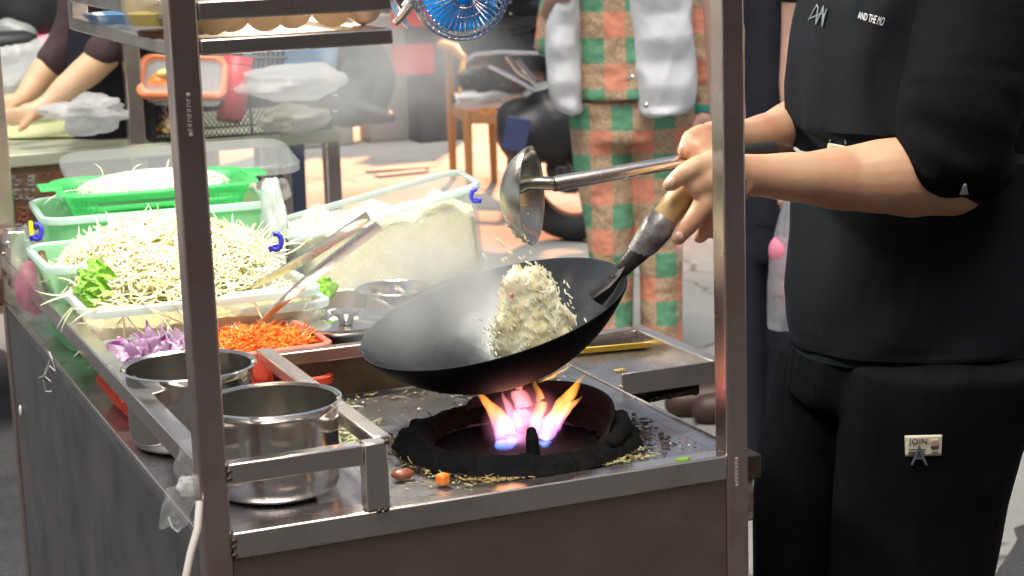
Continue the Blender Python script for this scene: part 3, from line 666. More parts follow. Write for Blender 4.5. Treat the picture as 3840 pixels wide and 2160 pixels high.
# square pan
pc=Vector((.372,.805,.8)); pan=thing('square_pan','square stainless pan with a folded rim behind the round lid','pan',pc)
mm=Matrix.Translation(pc); b=B(); tub(b,.105,.155,.122,.172,.060,.012,.0015,mm,'body'); obj('body',b,'steel',pan)
b=B(); tub(b,.105,.155,.122,.172,.060,.012,.0015,mm,'rim'); obj('rim',b,'steel',pan)
# lid on dark pan
lc=atz(857,803,.872); LR=W(138,(lc-CAM).dot(CF))
dp=thing('dark_pan','dark low pan under the round lid beside the onion tray','pan',(lc.x,lc.y,.8))
lathe_obj('body',[(0,0),(LR*.7,0),(LR*.86,.02),(LR*.90,.060),(LR*.88,.060),(LR*.84,.02),(0,.004)],(lc.x,lc.y,.8),'black',dp)
b=B(); b.tube([Vector((lc.x,lc.y,.845))+Vector((.02,-.075,0)),Vector((lc.x,lc.y,.848))+Vector((.11,-.05,0))],.004,8); obj('handle',b,'chrome',dp)
ld=thing('pot_lid','round steel lid with a small knob lying over the dark pan','lid',(lc.x,lc.y,.862))
lathe_obj('disc',[(0,.0035),(LR*.3,.003),(LR*.6,.000),(LR*.86,-.002),(LR*.9,.004),(LR*.96,.008),(LR,.007),(LR*1.005,.004),(LR*.97,.0),(LR*.9,-.004),(LR*.6,-.003),(0,.0)],(lc.x,lc.y,.864),'pot',ld)
kx=atz(882,845-22,.872); lathe_obj('knob',[(0,.0),(.010,.0),(.011,.002),(.012,.008),(.021,.016),(.0215,.0175),(.019,.0175),(.0,.010)],(lc.x+.004,lc.y-.012,.8685),'pot',ld)
# ================================================================== FOOD CONTAINERS
def container(name,label,cat,c,yaw,W0,L0,W1,L1,H,r,th,m,mr,tilt=0,group=None):
    mm=Matrix.Translation(c)@rotz(yaw)@Matrix.Rotation(R(-tilt),4,'Y')
    t=thing(name,label,cat,c,group); b=B(); tub(b,W0,L0,W1,L1,H,r,th,mm,'body'); obj('body',b,m,t)
    b=B(); tub(b,W0,L0,W1,L1,H,r,th,mm,'rim'); obj('rim',b,mr,t); return t,mm
def clip(parent,mm,x,y,z,s=1,side=-1):
    b=B(); pts=[]
    for k in range(11):
        a=R(-60+k*25); pts.append(mm@Vector((x+side*.006,y+math.cos(a)*.016*s,z+math.sin(a)*.022*s)))
    b.tube(pts,.0052*s,8,True,1); q=mm@Vector((x+side*.006,y+.004*s,z-.020*s)); b.box(q,(.010,.026*s,.012*s),mm.to_3x3()); obj('clip',b,'blue_clip',parent,bevel=.001)
# big frosted box (back left)
big,mb=container('storage_box','large frosted box at back left, the green glow of its colander put into the colour','storage box',(.222,1.375,.8),-3.7,.33,.20,.378,.25,.155,.035,.0022,'clear_green_glow',M['rim_white'])
# clip faces front-left corner
def clipat(parent,x,y,d,s,flip=1):
    b=B(); c=I(x,y,d); pts=[]
    for k in range(11):
        a=R(-150+k*27); pts.append(c+CR*flip*(-math.cos(a))*W(13,d)*s*-1+CU*math.sin(a)*W(19,d)*s)
    b.tube(pts,W(7,d)*s,8); b.box(c+CR*W(-6,d)*flip+CU*W(-15,d)*s,(W(24,d)*s,.006,W(13,d)*s),Matrix.Rotation(R(-25),3,'Z')@Matrix.Rotation(R(-18*flip),3,'Y')); obj('clip',b,'blue_clip',parent,bevel=.0008)
clipat(big,92,583,2.98,1.0)
b=B(); b.box(I(78,574,3.0),(.006,.006,.022)); obj('clip_tab',b,mat('yellow_tab',(.8,.7,.02),.4),big)
# rice box
rc=Vector((.552,1.13,.955)); ax=Matrix.Translation(rc)@rotz(-8.5)@Matrix.Rotation(R(-11.8),4,'Y')
RW,RL,RH_=.318,.185,.150
mm=ax@Matrix.Translation((0,0,-RH_)); rb=thing('rice_box','tall clear plastic box of cooked rice with its right end propped up','storage box',(rc.x,rc.y,.8))
b=B(); tub(b,RW*.90,RL*.85,RW,RL,RH_,.03,.0022,mm,'body'); obj('body',b,'clear_white',rb)
b=B(); tub(b,RW*.90,RL*.85,RW,RL,RH_,.03,.0022,mm,'rim'); obj('rim',b,'rim_white',rb)
clipat(rb,694,608,2.74,1.05); clipat(rb,1196,492,2.98,.8,-1)
# prop under the box
b=B(); b.span((rc.x-.02,rc.y-.05,.8),(rc.x+.14,rc.y+.07,.822)); tag(obj('folded_cloth',b,'bagw',bevel=.004),'folded pale cloth under the raised end of the rice box','cloth')
# cooked rice
def heap(name,mm,W0,L0,W1,L1,H,r,hf,m,parent,nxy=70,z0=.004,ins=.0035,jag=.004,js=55):
    b=B(); bot=rr(W0-2*ins,L0-2*ins,max(r-ins,.004)); 
    n=nxy; idx={}
    # grid mapped into rounded rect by squircle shrink
    def pos(i,j):
        u=-1+2*i/n; v=-1+2*j/n
        return u,v
    def rad(u,v,f):
        w=(W0+(W1-W0)*f)/2-ins; l=(L0+(L1-L0)*f)/2-ins
        # pull corners
        c=(abs(u)*abs(v))**3*.10
        return u*w*(1-c),v*l*(1-c)
    for j in range(n+1):
        for i in range(n+1):
            u,v=pos(i,j); h=hf(u,v); x,y=rad(u,v,min(1,h/H))
            q=Vector((x*js,y*js,3)); h2=h+jag*(noise.noise(q)+.6*noise.noise(q*2.7))
            b.v.append(mm@Vector((x,y,h2)))
    for j in range(n):
        for i in range(n): a=j*(n+1)+i; b.f.append((a,a+1,a+n+2,a+n+1))
    edge=[(i,0) for i in range(n)]+[(n,j) for j in range(n)]+[(n-i,n) for i in range(n)]+[(0,n-j) for j in range(n)]
    e0=[j*(n+1)+i for i,j in edge]; prev=e0
    for s in (.66,.33,0):
        cur=[]
        for (i,j) in edge:
            u,v=pos(i,j); h=hf(u,v)*s+z0; x,y=rad(u,v,min(1,h/H)); cur.append(len(b.v)); b.v.append(mm@Vector((x,y,h)))
        for k in range(len(edge)): q=(k+1)%len(edge); b.f.append((prev[k],prev[q],cur[q],cur[k]))
        prev=cur
    b.f.append(tuple(prev))
    return b
def hrice(u,v):
    h=.120-.022*u+.030*math.exp(-((u+.05)**2/.05+(v-.1)**2/.5))+.034*math.exp(-((u-.62)**2/.06+(v+.4)**2/.6))+.028*math.exp(-((u+.62)**2/.02+(v-.3)**2/.3))-.03*max(0,-u-.75)
    return min(h+.012*noise.noise(Vector((u*4,v*4,1))),.178)
b=heap('cooked_rice',mm,RW*.9,RL*.85,RW,RL,RH_,.03,hrice,'rice',None,120,jag=.0065,js=70)
cr=obj('cooked_rice',b,'rice',rb); cr['kind']='stuff'
g=B()
for _ in range(2600):
    u,v=random.uniform(-.96,.96),random.uniform(-.93,.93); h=hrice(u,v); f=h/RH_; x=u*(RW*(.9+.1*f)/2-.006); y=v*(RL*(.85+.15*f)/2-.006)
    q=Vector((x*55,y*55,3)); p=mm@Vector((x,y,h+.004*(noise.noise(q)+.6*noise.noise(q*2.7))+.001))
    grainmesh(g,p,Vector([random.gauss(0,1) for _ in range(3)]),.0032,.0012,4)
obj('rice_grains',g,'grain',rb)['kind']='stuff'
# clear sprout box (front), green box behind
cl,mc=container('clear_box','cloudy clear box of bean sprouts right behind the onion tray','storage box',(.150,.775,.8),0,.285,.155,.325,.180,.112,.026,.0018,'clear_warm','rim_white')
c2,mc2=container('clear_box','second cloudy box behind the carrots and under the tongs','storage box',(.262,.745,.8),0,.10,.10,.125,.115,.092,.02,.0016,'clear_warm','rim_white')
gb,mg=container('green_box','frosted green box heaped with bean sprouts and lettuce','storage box',(.145,1.035,.8),0,.30,.19,.335,.225,.135,.03,.002,'clear_green_glow','rim_white')
def hs(u,v): return .095+.02*noise.noise(Vector((u*3,v*3,0)))
b=heap('s',mc,.285,.155,.325,.18,.112,.026,lambda u,v:.082,'sproutbed',None,40,jag=.006); obj('sprout_fill',b,'sproutbed',cl)['kind']='stuff'
# dome of sprouts
hc=Vector((.158,.985,.895)); HR=(.166,.160,.086)
sp=thing('bean_sprouts','tall tangled heap of pale bean sprouts over the two boxes','bean sprouts',(hc.x,hc.y,.895))
b=B(); rs=[]
for j in range(1,15):
    a=math.pi/2*j/15
    ring=[]
    for k in range(56):
        q=2*math.pi*k/56; v=Vector((math.cos(q)*math.sin(a)*HR[0]*.93,math.sin(q)*math.sin(a)*HR[1]*.93,math.cos(a)*HR[2]*.9)); v*=1+.10*noise.noise(v*30)
        ring.append(hc+v)
    rs.append(ring)
b.rings(rs); o=obj('sprout_core',b,'sproutbed',sp); o['kind']='stuff'
def strand(b,p,d,L,r,curl,n=7):
    pts=[];ra=[]; d=d.normalized(); side=d.orthogonal().normalized(); side=Matrix.Rotation(random.random()*6.28,3,d)@side
    for k in range(n):
        f=k/(n-1); pts.append(p.copy()); ra.append(r*(1 if f<.7 else 1-1.0*(f-.7)/.3*.8)); p=p+d*L/(n-1); d=(d+side*curl*(.5+f)).normalized()
    b.tube(pts,ra,5); return pts
def onmound(c,R3,q,a,k=1.0): return c+Vector((math.cos(q)*math.sin(a)*R3[0],math.sin(q)*math.sin(a)*R3[1],math.cos(a)*R3[2]))*k
def arcs(b_,c,R3,n,L,r,amax,kr=(1.0,1.02),n5=8):
    for _ in range(n):
        q=random.random()*6.283; a=random.random()**.6*amax; th=random.random()*6.283; cv=random.gauss(0,.35); pts=[]; ra=[]
        for s in range(n5):
            pts.append(onmound(c,R3,q,a,random.uniform(*kr))); ra.append(r*random.uniform(.8,1.1)); st=L/n5/max(R3[0],.01); a+=math.cos(th)*st; q+=math.sin(th)*st/max(.25,math.sin(abs(a)+.01)); th+=cv
        b_.tube(pts,ra,5)
b=B(); bh=B()
arcs(b,hc,HR,700,.05,.0016,1.5,(.99,1.04))
for i in range(1050):
    q=random.random()*6.283; a=math.acos(random.uniform(.02,1)); dirv=Vector((math.cos(q)*math.sin(a),math.sin(q)*math.sin(a),math.cos(a)))
    p=hc+Vector((dirv.x*HR[0],dirv.y*HR[1],dirv.z*HR[2]))*random.uniform(.88,1.04)
    tan=dirv.cross(Vector([random.gauss(0,1) for _ in range(3)])).normalized(); d=tan+dirv*random.uniform(-.25,.5)
    L=random.uniform(.03,.060); pts=strand(b,p-d*L/2,d,L,random.uniform(.0010,.0017),random.uniform(.1,.5))
    if i%3==0: bh.ell(pts[0],(.0028,.002,.002),Matrix.Rotation(random.random()*6,3,'Z'),6,4)
# sprouts hanging over the front and inside the clear box
for i in range(420):
    x=random.uniform(-.0,.30); y=random.uniform(.695,.86); z=random.uniform(.865,.912) if random.random()<.6 else random.uniform(.82,.88)
    if z<.88: y=random.uniform(.703,.72)
    d=Vector((random.gauss(0,1),random.gauss(0,.25),random.gauss(0,.45))); pts=strand(b,Vector((x,y,z)),d,random.uniform(.025,.05),.0012,random.uniform(.08,.3))
for (x,y,dx,dz) in ((.02,.69,-.7,.0),(.03,.685,.3,-.9),(.10,.68,.4,-.9),(.14,.683,.2,-1),(.0,.82,-1,-.1),(.01,.80,-.9,-.5),(.16,.683,-.2,-.8),(.06,.68,.7,-.4),(.21,.684,.3,-.7)):
    for _ in range(2): strand(b,Vector((x,y,.915)),Vector((dx+random.uniform(-.2,.2),-.1,dz)),.07,.0013,.12,9)
for x in (.29,.30,.315,.285): # stragglers at the right edge
    for _ in range(14): strand(b,Vector((x,random.uniform(.86,1.02),.915+random.random()*.02)),Vector((random.gauss(0,.6),-.3,random.gauss(.1,.6))),.055,.0013,.15)
SPR=b
obj('sprout_stems',b,'sprout',sp)['kind']='stuff'; obj('sprout_heads',bh,'sprouthead',sp)['kind']='stuff'
# lettuce leaves
def leaf(c,nrm,s,label,n=16):
    b=B(); nrm=nrm.normalized(); a=nrm.orthogonal().normalized(); c2=nrm.cross(a); rs=[]
    for j in range(n+1):
        r=s*j/n; ring=[]
        for k in range(40):
            q=2*math.pi*k/40; rad=r*(1+.12*math.sin(q*5)); w_=s*.28*(j/n)**2*math.sin(q*9+j*.3)+s*.12*noise.noise(Vector((math.cos(q)*2,math.sin(q)*2,j*.3)))-s*.35*(j/n)**2
            ring.append(c+a*rad*math.cos(q)+c2*rad*math.sin(q)*.8+nrm*w_)
        rs.append(ring)
    b.rings(rs[1:],cap=False); return tag(obj('lettuce_leaf',b,'lettuce',solid=.0006),label,'lettuce','lettuce leaves around the sprouts')
leaf(I(600,632,2.93),Vector((0.1,-.8,.6)),.036,'frilly green lettuce leaf at the right of the sprout heap')
leaf(I(228,700,2.76),Vector((-.6,-.5,.5)),.036,'green lettuce leaf at the left edge of the sprout heap')
leaf(I(205,738,2.72),Vector((-.8,-.4,.2)),.028,'lower green lettuce leaf hanging at the left edge')
leaf(I(545,592,3.0),Vector((.2,-.7,.5)),.024,'small lettuce leaf poking out beside the corner post')
leaf(I(195,860,2.78),Vector((-.9,-.4,.0)),.026,'lettuce leaf pressed inside the green box wall')
leaf(I(800,712,2.85),Vector((.1,-.5,.8)),.035,'pale yellow lettuce leaf beyond the tongs')
# colander
cc=atz(410,500,.955); 
col=thing('colander','bright green slotted plastic colander of noodles in the big box','colander',(.232,1.385,.90)); H0=.075
mm=Matrix.Translation((.232,1.385,.912))@rotz(-3.7)
w0,l0,w1,l1=.25,.17,.315,.215
# body as strips with real slots
b=B(); n=120; per=[]
def cr_(f): return rr(w0+(w1-w0)*f,l0+(l1-l0)*f,.04,29)
rows=[0,.1,.2,.3,.4,.5,.6,.7,.8,.9,1]; P=[cr_(f) for f in rows]; N_=len(P[0]); b.v=[]
for p,f in zip(P,rows): b.v+= [mm@Vector((x,y,f*H0)) for x,y in p]
for j in range(10):
    for k in range(N_):
        if j in(3,5,7) and k%4 in(1,2): continue
        q=(k+1)%N_; b.f.append((j*N_+k,j*N_+q,(j+1)*N_+q,(j+1)*N_+k))
b.f.append(tuple(range(N_)))
obj('body',b,'green_pl',col,solid=.0022)
b=B(); 
def rimr(o,z): return [mm@Vector((x,y,H0+z)) for x,y in rr(w1+2*o,l1+2*o,.045)]
b.rings([rimr(0,0),rimr(.008,.002),rimr(.012,.0),rimr(.012,-.003),rimr(.006,-.0015),rimr(0,-.003)],cap=False,loop=True); 
for s in(-1,1):
    c=mm@Vector((s*(w1/2+.018),0,H0+.003)); b.box(c,(.036,.075,.005),mm.to_3x3())
obj('rim',b,'green_pl',col,bevel=.002)
nd=B(); nh=mm@Vector((0,0,H0-.012))
rs=[]
for j in range(1,12):
    a=math.pi/2*j/12; rs.append([nh+Vector((math.cos(q)*math.sin(a)*.13*(1),math.sin(q)*math.sin(a)*.085,math.cos(a)*.029+.004*noise.noise(Vector((q*2,a*4,0))))) for q in [2*math.pi*k/48 for k in range(48)]])
nn_=thing('rice_noodles','pale rice noodles piled in the green colander','noodles',nh); nd.rings(rs); obj('noodle_core',nd,'noodle',nn_)['kind']='stuff'
nd=B()
arcs(nd,nh,(.131,.087,.030),420,.05,.0012,1.35,(1.0,1.03))
for x in(-.04,.02,-.09): strand(nd,nh+Vector((x,-.02,.028)),Vector((.2,0,1)),.03,.001,.4,8)
strand(nd,nh+Vector((-.135,-.03,.012)),Vector((-1,-.4,.1)),.07,.001,.22,9)
obj('noodle_strands',nd,'noodle',nn_)['kind']='stuff'
# big loose lid behind
t=thing('box_lid','large cloudy plastic lid standing behind the green colander','lid',(.30,1.52,.93))
lm=Matrix.Translation(Vector((.32,1.56,.985)))@rotz(-3)@Matrix.Rotation(R(10),4,'X'); b=B()
b.rings([[lm@Vector((x,y,z)) for x,y in rr(.42-2*o,.19-2*o,.04)] for o,z in ((0,0),(0,.012),(.004,.015),(.02,.013),(.024,.008))],cap=True); obj('lid_panel',b,'clear_white',t)
# onion & carrot tray
ot,mo=container('vegetable_tray','low clear tray of sliced purple onion, left of the corner post','tray',(.056,.603,.818),0,.112,.135,.138,.168,.050,.022,.0016,'clear_white','rim_white')
ot2,mo2=container('vegetable_tray','low tray of shredded carrot behind the near pot, orange-red carrot bounce light in its colour','tray',(.202,.603,.818),0,.125,.135,.146,.168,.050,.022,.0016,'carrot_tray',mat('carrot_bounce_rim',(.90,.42,.34),.25,alpha=.8,trans=.5))  # rim colour carries the carrots' bounce light too
bt,mbt=container('orange_tray','low orange-red tray on the counter under the onion tray','tray',(.125,.568,.8),0,.26,.15,.275,.17,.032,.018,.0018,'tray_red','tray_red')
# onions
on=thing('sliced_onion','heap of purple sliced onion in the left of the tray','onion',(.05,.59,.85))
b=B(); b.ell((.055,.595,.852),(.052,.066,.022)); obj('onion_core',b,'onion',on)['kind']='stuff'
def slice_(b,c,Rr,wd_,span,rot):
    rs=[]; n=12
    for k in range(n+1):
        a=-span/2+span*k/n; t=math.sin(math.pi*k/n)**.6+.05
        o_=Vector((math.cos(a)*Rr-Rr,math.sin(a)*Rr,0)); nrm=Vector((math.cos(a),math.sin(a),0))
        rs.append([c+rot@(o_+Vector((0,0,wd_*t))),c+rot@(o_+nrm*.0012+Vector((0,0,wd_*t*.2))),c+rot@(o_+Vector((0,0,-wd_*t))),c+rot@(o_-nrm*.0012)])
    b.rings(rs)
b=B(); b2=B()
for i in range(110):
    q=random.random()*6.28; s=random.random()**.5; c=Vector((.055+.052*s*math.cos(q),.595+.064*s*math.sin(q),.872-.012*s*s+random.uniform(-.003,.006)))
    rot=Matrix.Rotation(random.random()*6.28,3,'Z')@Matrix.Rotation(random.uniform(-.9,.9),3,'X')@Matrix.Rotation(random.uniform(-1.2,1.2),3,'Y')
    slice_(b if i%2 else b2,c,random.uniform(.016,.030),random.uniform(.004,.009),random.uniform(1.6,3.0),rot)
obj('onion_slices',b,'onion',on)['kind']='stuff'; obj('pale_onion_slices',b2,mat('pale_onion',(.86,.76,.86),.3,0,(.62,.32,.62),50,alpha=1,trans=.35),on)['kind']='stuff'
ca=thing('shredded_carrot','heap of bright orange shredded carrot in the tray right half','carrot',(.19,.60,.85))
b=B(); b.ell((.195,.605,.850),(.072,.062,.022)); obj('carrot_core',b,'carrot',ca)['kind']='stuff'
b=B()
for i in range(800):
    q=random.random()*6.28; s=random.random()**.5; p=Vector((.19+.080*s*math.cos(q),.605+.066*s*math.sin(q),.874-.014*s*s+random.uniform(-.002,.005)))
    d=Vector((random.gauss(0,1),random.gauss(0,1),random.gauss(0,.3))); strand(b,p-d.normalized()*.015,d,random.uniform(.018,.04),.0011,random.uniform(-.35,.35),6)
obj('carrot_shreds',b,'carrot',ca)['kind']='stuff'
# tongs
tg=thing('kitchen_tongs','steel kitchen tongs standing open with tips in the carrots','tongs',atz(650,815,.87))
apx=I(950,548,2.60); tipA=atz(648,815,.872); tipB=I(632,722,2.78)
def arm(a,c,s,m='steel'):
    b=B(); up=CU; rs=[]; n=14
    for k in range(n+1):
        f=k/n; p=a.lerp(c,f)+CF*0; t=(c-a).normalized(); s0=t.cross(ray(800,700).normalized()).normalized(); sd=(s0*.62+ray(800,700).normalized()*.78).normalized(); nr=t.cross(sd)
        wdt=.0100*(1 if f<.62 else 1-.72*(f-.62)/.38); bow=s*.006*math.sin(math.pi*f)
        rs.append([p+sd*(wdt+bow)+nr*.003,p+sd*(wdt+bow)-nr*.001,p+sd*bow-nr*.003,p+sd*(bow-wdt)-nr*.001,p+sd*(bow-wdt)+nr*.003,p+sd*bow+nr*.0012])
    b.rings(rs); return obj('arm',b,m,tg)
t1=(tipA-apx).normalized(); t2=(tipB-apx).normalized()
arm(I(953,566,2.60),tipA,-1); arm(I(926,543,2.60),tipB,1)
b=B(); c=apx; ring=[]
for k in range(9):
    a=R(-75+k*150/8); v=(-(t1+t2).normalized())*math.cos(a)*.008+ (t1-t2).normalized()*math.sin(a)*.013; ring.append([c+v*1.0+n2*.010 for n2 in (ray(950,548).normalized(),)]+[c+v*1.12+ray(950,548).normalized()*.010,c+v*1.12-ray(950,548).normalized()*.010,c+v-ray(950,548).normalized()*.010])
b.rings(ring); obj('spring_end',b,'steel',tg,bevel=.0006)
# ================================================================== LADLE
lt=thing('ladle','worn round steel ladle held sideways above the wok','ladle',I(1338,492,2.36)-Vector((0,0,.08)))
ldp=2.36; lcn=I(1338,492,ldp); 
ln=(CR*.955-ray(1338,492).normalized()*.26+CU*.02).normalized(); lx=CU-ln*CU.dot(ln); lx.normalize(); ly=ln.cross(lx)
LM=Matrix(((lx.x,ly.x,ln.x,lcn.x),(lx.y,ly.y,ln.y,lcn.y),(lx.z,ly.z,ln.z,lcn.z),(0,0,0,1)))
LRr=W(123,ldp); dep=W(76,ldp); Rs=(LRr**2+dep**2)/(2*dep); am=math.asin(min(1,LRr/Rs)); pr=[(Rs*math.sin(am*k/12),Rs-dep-Rs*math.cos(am*k/12)) for k in range(13)]
b=B(); b.lathe([(r+.0008,z-.0016) for r,z in pr]+[(LRr+.001,.0006)]+pr[::-1],64,LM); obj('bowl',b,'ladle',lt)
h0=lcn+ln*W(12,ldp)+lx*.004; h1=I(1400,462,ldp-.01); h2=I(1760,398,2.42); h3=I(1945,374,2.50)
b=B(); b.tube([LM@Vector((.012,.0,-dep*.55)),LM@Vector((.016,-.004,-.004)),h1],[.012,.009,.0085],12); obj('neck',b,'ladle',lt)
b=B(); b.tube([h1-(h2-h1)*.02,h1,h2],[.0095,.0100,.0085],16); obj('shaft',b,'steel',lt)
b=B(); b.tube([h2,h3],[.010,.0105],14); obj('grip',b,'black',lt)
b=B()
for _ in range(46):
    a=random.uniform(2.6,4.3); f=random.uniform(.55,1); k=int(f*12); r,z=pr[k]; p=LM@Vector((math.cos(a)*r,math.sin(a)*r,z-.003)); b.ell(p,(random.uniform(.001,.003),)*3,None,6,4)
obj('sauce_bits',b,'grain',lt)['kind']='stuff'
# ================================================================== COUNTER BITS
def scatter(name,label,mat_,n,region,size,cat='food scraps',lng=1):
    b=B()
    for _ in range(n):
        x,y=region()
        while (x-BC.x)**2+(y-BC.y)**2<.146**2: x,y=region()
        px_=Vector((x,y,.8)); s=random.uniform(*size)
        if random.random()<.4*lng: strand(b,px_+Vector((0,0,s*.3)),Vector((random.gauss(0,1),random.gauss(0,1),.05)),s*5,s*.28,random.uniform(-.3,.3),6)
        else: b.box(px_+Vector((0,0,s*.2)),(s*random.uniform(.6,1.6),s,s*.5),Matrix.Rotation(random.random()*6,3,'Z')@Matrix.Rotation(random.gauss(0,.3),3,'X'))
    return tag(obj(name,b,mat_,bevel=.0003,seg=1),label,cat,kind='stuff')
def annulus(r0=.15,r1=.185,a0=0,a1=6.28):
    def f():
        for _ in range(50):
            a=random.uniform(a0,a1); r=r0+(r1-r0)*random.random()**1.6; x,y=BC.x+r*math.cos(a),BC.y+r*math.sin(a)
            if .20<x<.585 and .034<y<.485 and r>=.1462: return x,y
        return BC.x-.16,BC.y+.1
    return f
def rect_(x0,x1,y0,y1): return lambda:(random.uniform(x0,x1),random.uniform(y0,y1))
def mixr(*rs): return lambda: random.choice(rs)()
scatter('green_scraps','greenish vegetable scraps scattered round the burner','scrapg',90,mixr(annulus(.15,.2,2.6,4.6),annulus(.15,.175,4.4,5.6)),(.0015,.004))
scatter('yellow_scraps','brownish rice and egg crumbs along the front of the burner','scrapy',210,mixr(annulus(.148,.168,3.9,5.4),annulus(.148,.168,4.1,5.0),annulus(.148,.20,2.4,4.2)),(.0012,.0034))
scatter('pale_scraps','white rice grains and onion flecks on the counter','scrapw',120,rect_(.2,.585,.034,.48),(.001,.0026),lng=.4)
scatter('pink_scraps','tiny pinkish brown crumbs on the bright right end of the counter','meat',60,rect_(.47,.585,.034,.30),(.001,.0024),lng=.5)
scatter('charred_flakes','black charred flakes on the counter beside the burner','scrapk',170,mixr(annulus(.145,.185,-.9,.5),annulus(.145,.165)),(.0015,.005))
scatter('sprout_scraps','heap of spilled sprouts and greens left of the burner','scrapg',250,rect_(.202,.268,.235,.45),(.002,.005))
scatter('spilled_sprouts','pale spilled sprouts left of the burner','sprout',90,rect_(.203,.268,.21,.45),(.0028,.0055),lng=3)
scatter('carrot_scraps','tiny orange carrot bits on the counter','carrot',22,rect_(.2,.58,.034,.45),(.0012,.0028),lng=.2)
scatter('back_scraps','yellow green scraps at the foot of the splash plate','scrapg',70,rect_(.22,.50,.44,.49),(.0015,.004))
p=atz(1114,1220,.8); b=B(); b.box((p.x,p.y,.807),(.014,.013,.013),Matrix.Rotation(.5,3,'Z')); tag(obj('carrot_cube','x' and b,'carrot',bevel=.003),'single orange carrot cube near the front rail','carrot piece')
p=atz(1013,1203,.8); b=B(); b.ell((p.x,p.y,.805),(.014,.011,.006)); tag(obj('meat_scrap',b,'meat'),'brown lump of meat on the counter by the stub post','meat scrap')
b=B(); a=atz(1035,1158,.803); c=atz(1105,1165,.803); b.limb([(a,.0022),(a.lerp(c,.5)+Vector((0,.004,0)),.0028),(c,.0018)],8,4); tag(obj('green_stalk',b,mat('pink_stalk',(.55,.40,.28),.5)),'pale pinkish vegetable stalk below the burner ring','vegetable scrap')
for x,y,m_,lb_ in ((1440,1178,'scrapw','flat white onion piece on the counter front edge'),(1330,1190,'scrapg','curled green stalk on the counter below the ring'),(1705,1160,'lettuce','bright green leaf bit near the right post'),(1548,935,'scrapy','yellow food crumb on the edge of the side tray'),(1560,975,'scrapy','yellow crumb on the cart right edge'),(1300,1165,'lettuce','tiny bright green onion bit below the ring')):
    p=atz(x,y,.8 if y>940 else .795); b=B(); s=.010 if x!=1300 else .004
    if 'stalk' in lb_: strand(b,Vector((p.x-.02,p.y,.8025)),Vector((1,-.2,0)),.045,.0018,.5,10)
    else: b.limb([(Vector((p.x,p.y,p.z+.0015)),.0022),(Vector((p.x+s,p.y-.003,p.z+.002)),.0026),(Vector((p.x+s*1.6,p.y+.002,p.z+.0015)),.0016)],8,3)
    tag(obj('food_scrap',b,m_),lb_,'food scrap')
# phone
ph=thing('phone','black phone in a gold case lying on the side tray','phone',atz(1575,870,.795))
A=atz(1478,889,.797);Bp=atz(1664,872,.797); e1=(Bp-A); L=.150; e1=e1.normalized(); e2=Vector((-e1.y,e1.x,0)); mid=Bp-e1*L/2+e2*.036
mm=Matrix(((e1.x,e2.x,0,mid.x),(e1.y,e2.y,0,mid.y),(0,0,1,.797),(0,0,0,1)))
b=B(); b.rings([[mm@Vector((x,y,z)) for x,y in rr(L-o,.072-o,.010)] for o,z in ((.002,0),(0,.001),(0,.008),(.002,.009))]); obj('case',b,'gold',ph)
b=B(); b.rings([[mm@Vector((x,y,z)) for x,y in rr(L-.004,.068,.009)] for z in (.0092,.0098)]); obj('screen',b,'gloss',ph)
# cable
cb=[I(502,1262,2.0),I(497,1330,1.99),I(480,1390,1.985),I(468,1449,1.98),I(462,1560,1.98)]
b=B(); b.tube(cb,.0042,10); tag(obj('cable',b,'cable'),'thick white cable hanging down the front corner post','cable')
# bags of film: crumpled sheets
def crumple(name,label,cat,c,s,m='bag',seed=0,group=None,rot=None,nu=40,nv=26,k=.35,parent=None):
    b=B(); rs=[]
    for j in range(1,nv):
        a=math.pi*j/nv-math.pi/2; ring=[]
        for i in range(nu):
            q=2*math.pi*i/nu; v=Vector((math.cos(a)*math.cos(q),math.cos(a)*math.sin(q),math.sin(a)))
            h=1+k*noise.noise(v*1.7+Vector((seed,0,0)))+k*.45*(.25-abs(noise.noise(v*3.2+Vector((0,seed,0)))))+k*.10*noise.noise(v*9)
            p=Vector((v.x*s[0],v.y*s[1],v.z*s[2]))*h; ring.append(Vector(c)+(rot@p if rot else p))
        rs.append(ring)
    b.rings(rs); o=obj(name,b,m,parent)
    return o if parent else tag(o,label,cat,group)
# film lining in the pot corral
b=B(); rs=[]
cpt=Vector((.087,.133,.8))
for j in range(14):
    rs.append([cpt+Vector((math.cos(q),math.sin(q),0))*(.0775+.004+.004*abs(noise.noise(Vector((q*3,j*.3,1))))+.012*max(0,1-j/4)**2*(1+noise.noise(Vector((q*2,0,0)))))+Vector((0,0,.002+j*.0040+.010*noise.noise(Vector((q*1.6,0,4)))*j/13)) for q in [R(-75+k*95/40) for k in range(41)]])
b.rings(rs,close=False,cap=False); tag(obj('plastic_film',b,'bag'),'torn clear plastic film wrapped round the near pot','plastic film')
kb=thing('plastic_bag','knotted clear plastic bag hanging from the corner of the cart','plastic bag',I(440,1290,2.06))
crumple('bag_body','','',I(446,1270,2.03),(.018,.010,.026),'bag',3,rot=Matrix.Rotation(.5,3,'Y'),parent=kb)
crumple('knot','','',I(470,1222,2.04),(.010,.008,.010),'bagw',5,parent=kb)
crumple('bag_body','','',I(480,1170,2.06),(.016,.012,.028),'bag',8,parent=kb)
b=B(); b.tube([I(424,1300,2.03),I(432,1325,2.03),I(446,1338,2.03),I(452,1334,2.03)],.0012,6); obj('loose_end',b,'bagw',kb)
# film hanging at back pot side
crumple('plastic_film','crumpled clear film between the side rail and the far pot','plastic film',I(405,1085,2.5),(.022,.03,.030),'bag',11)
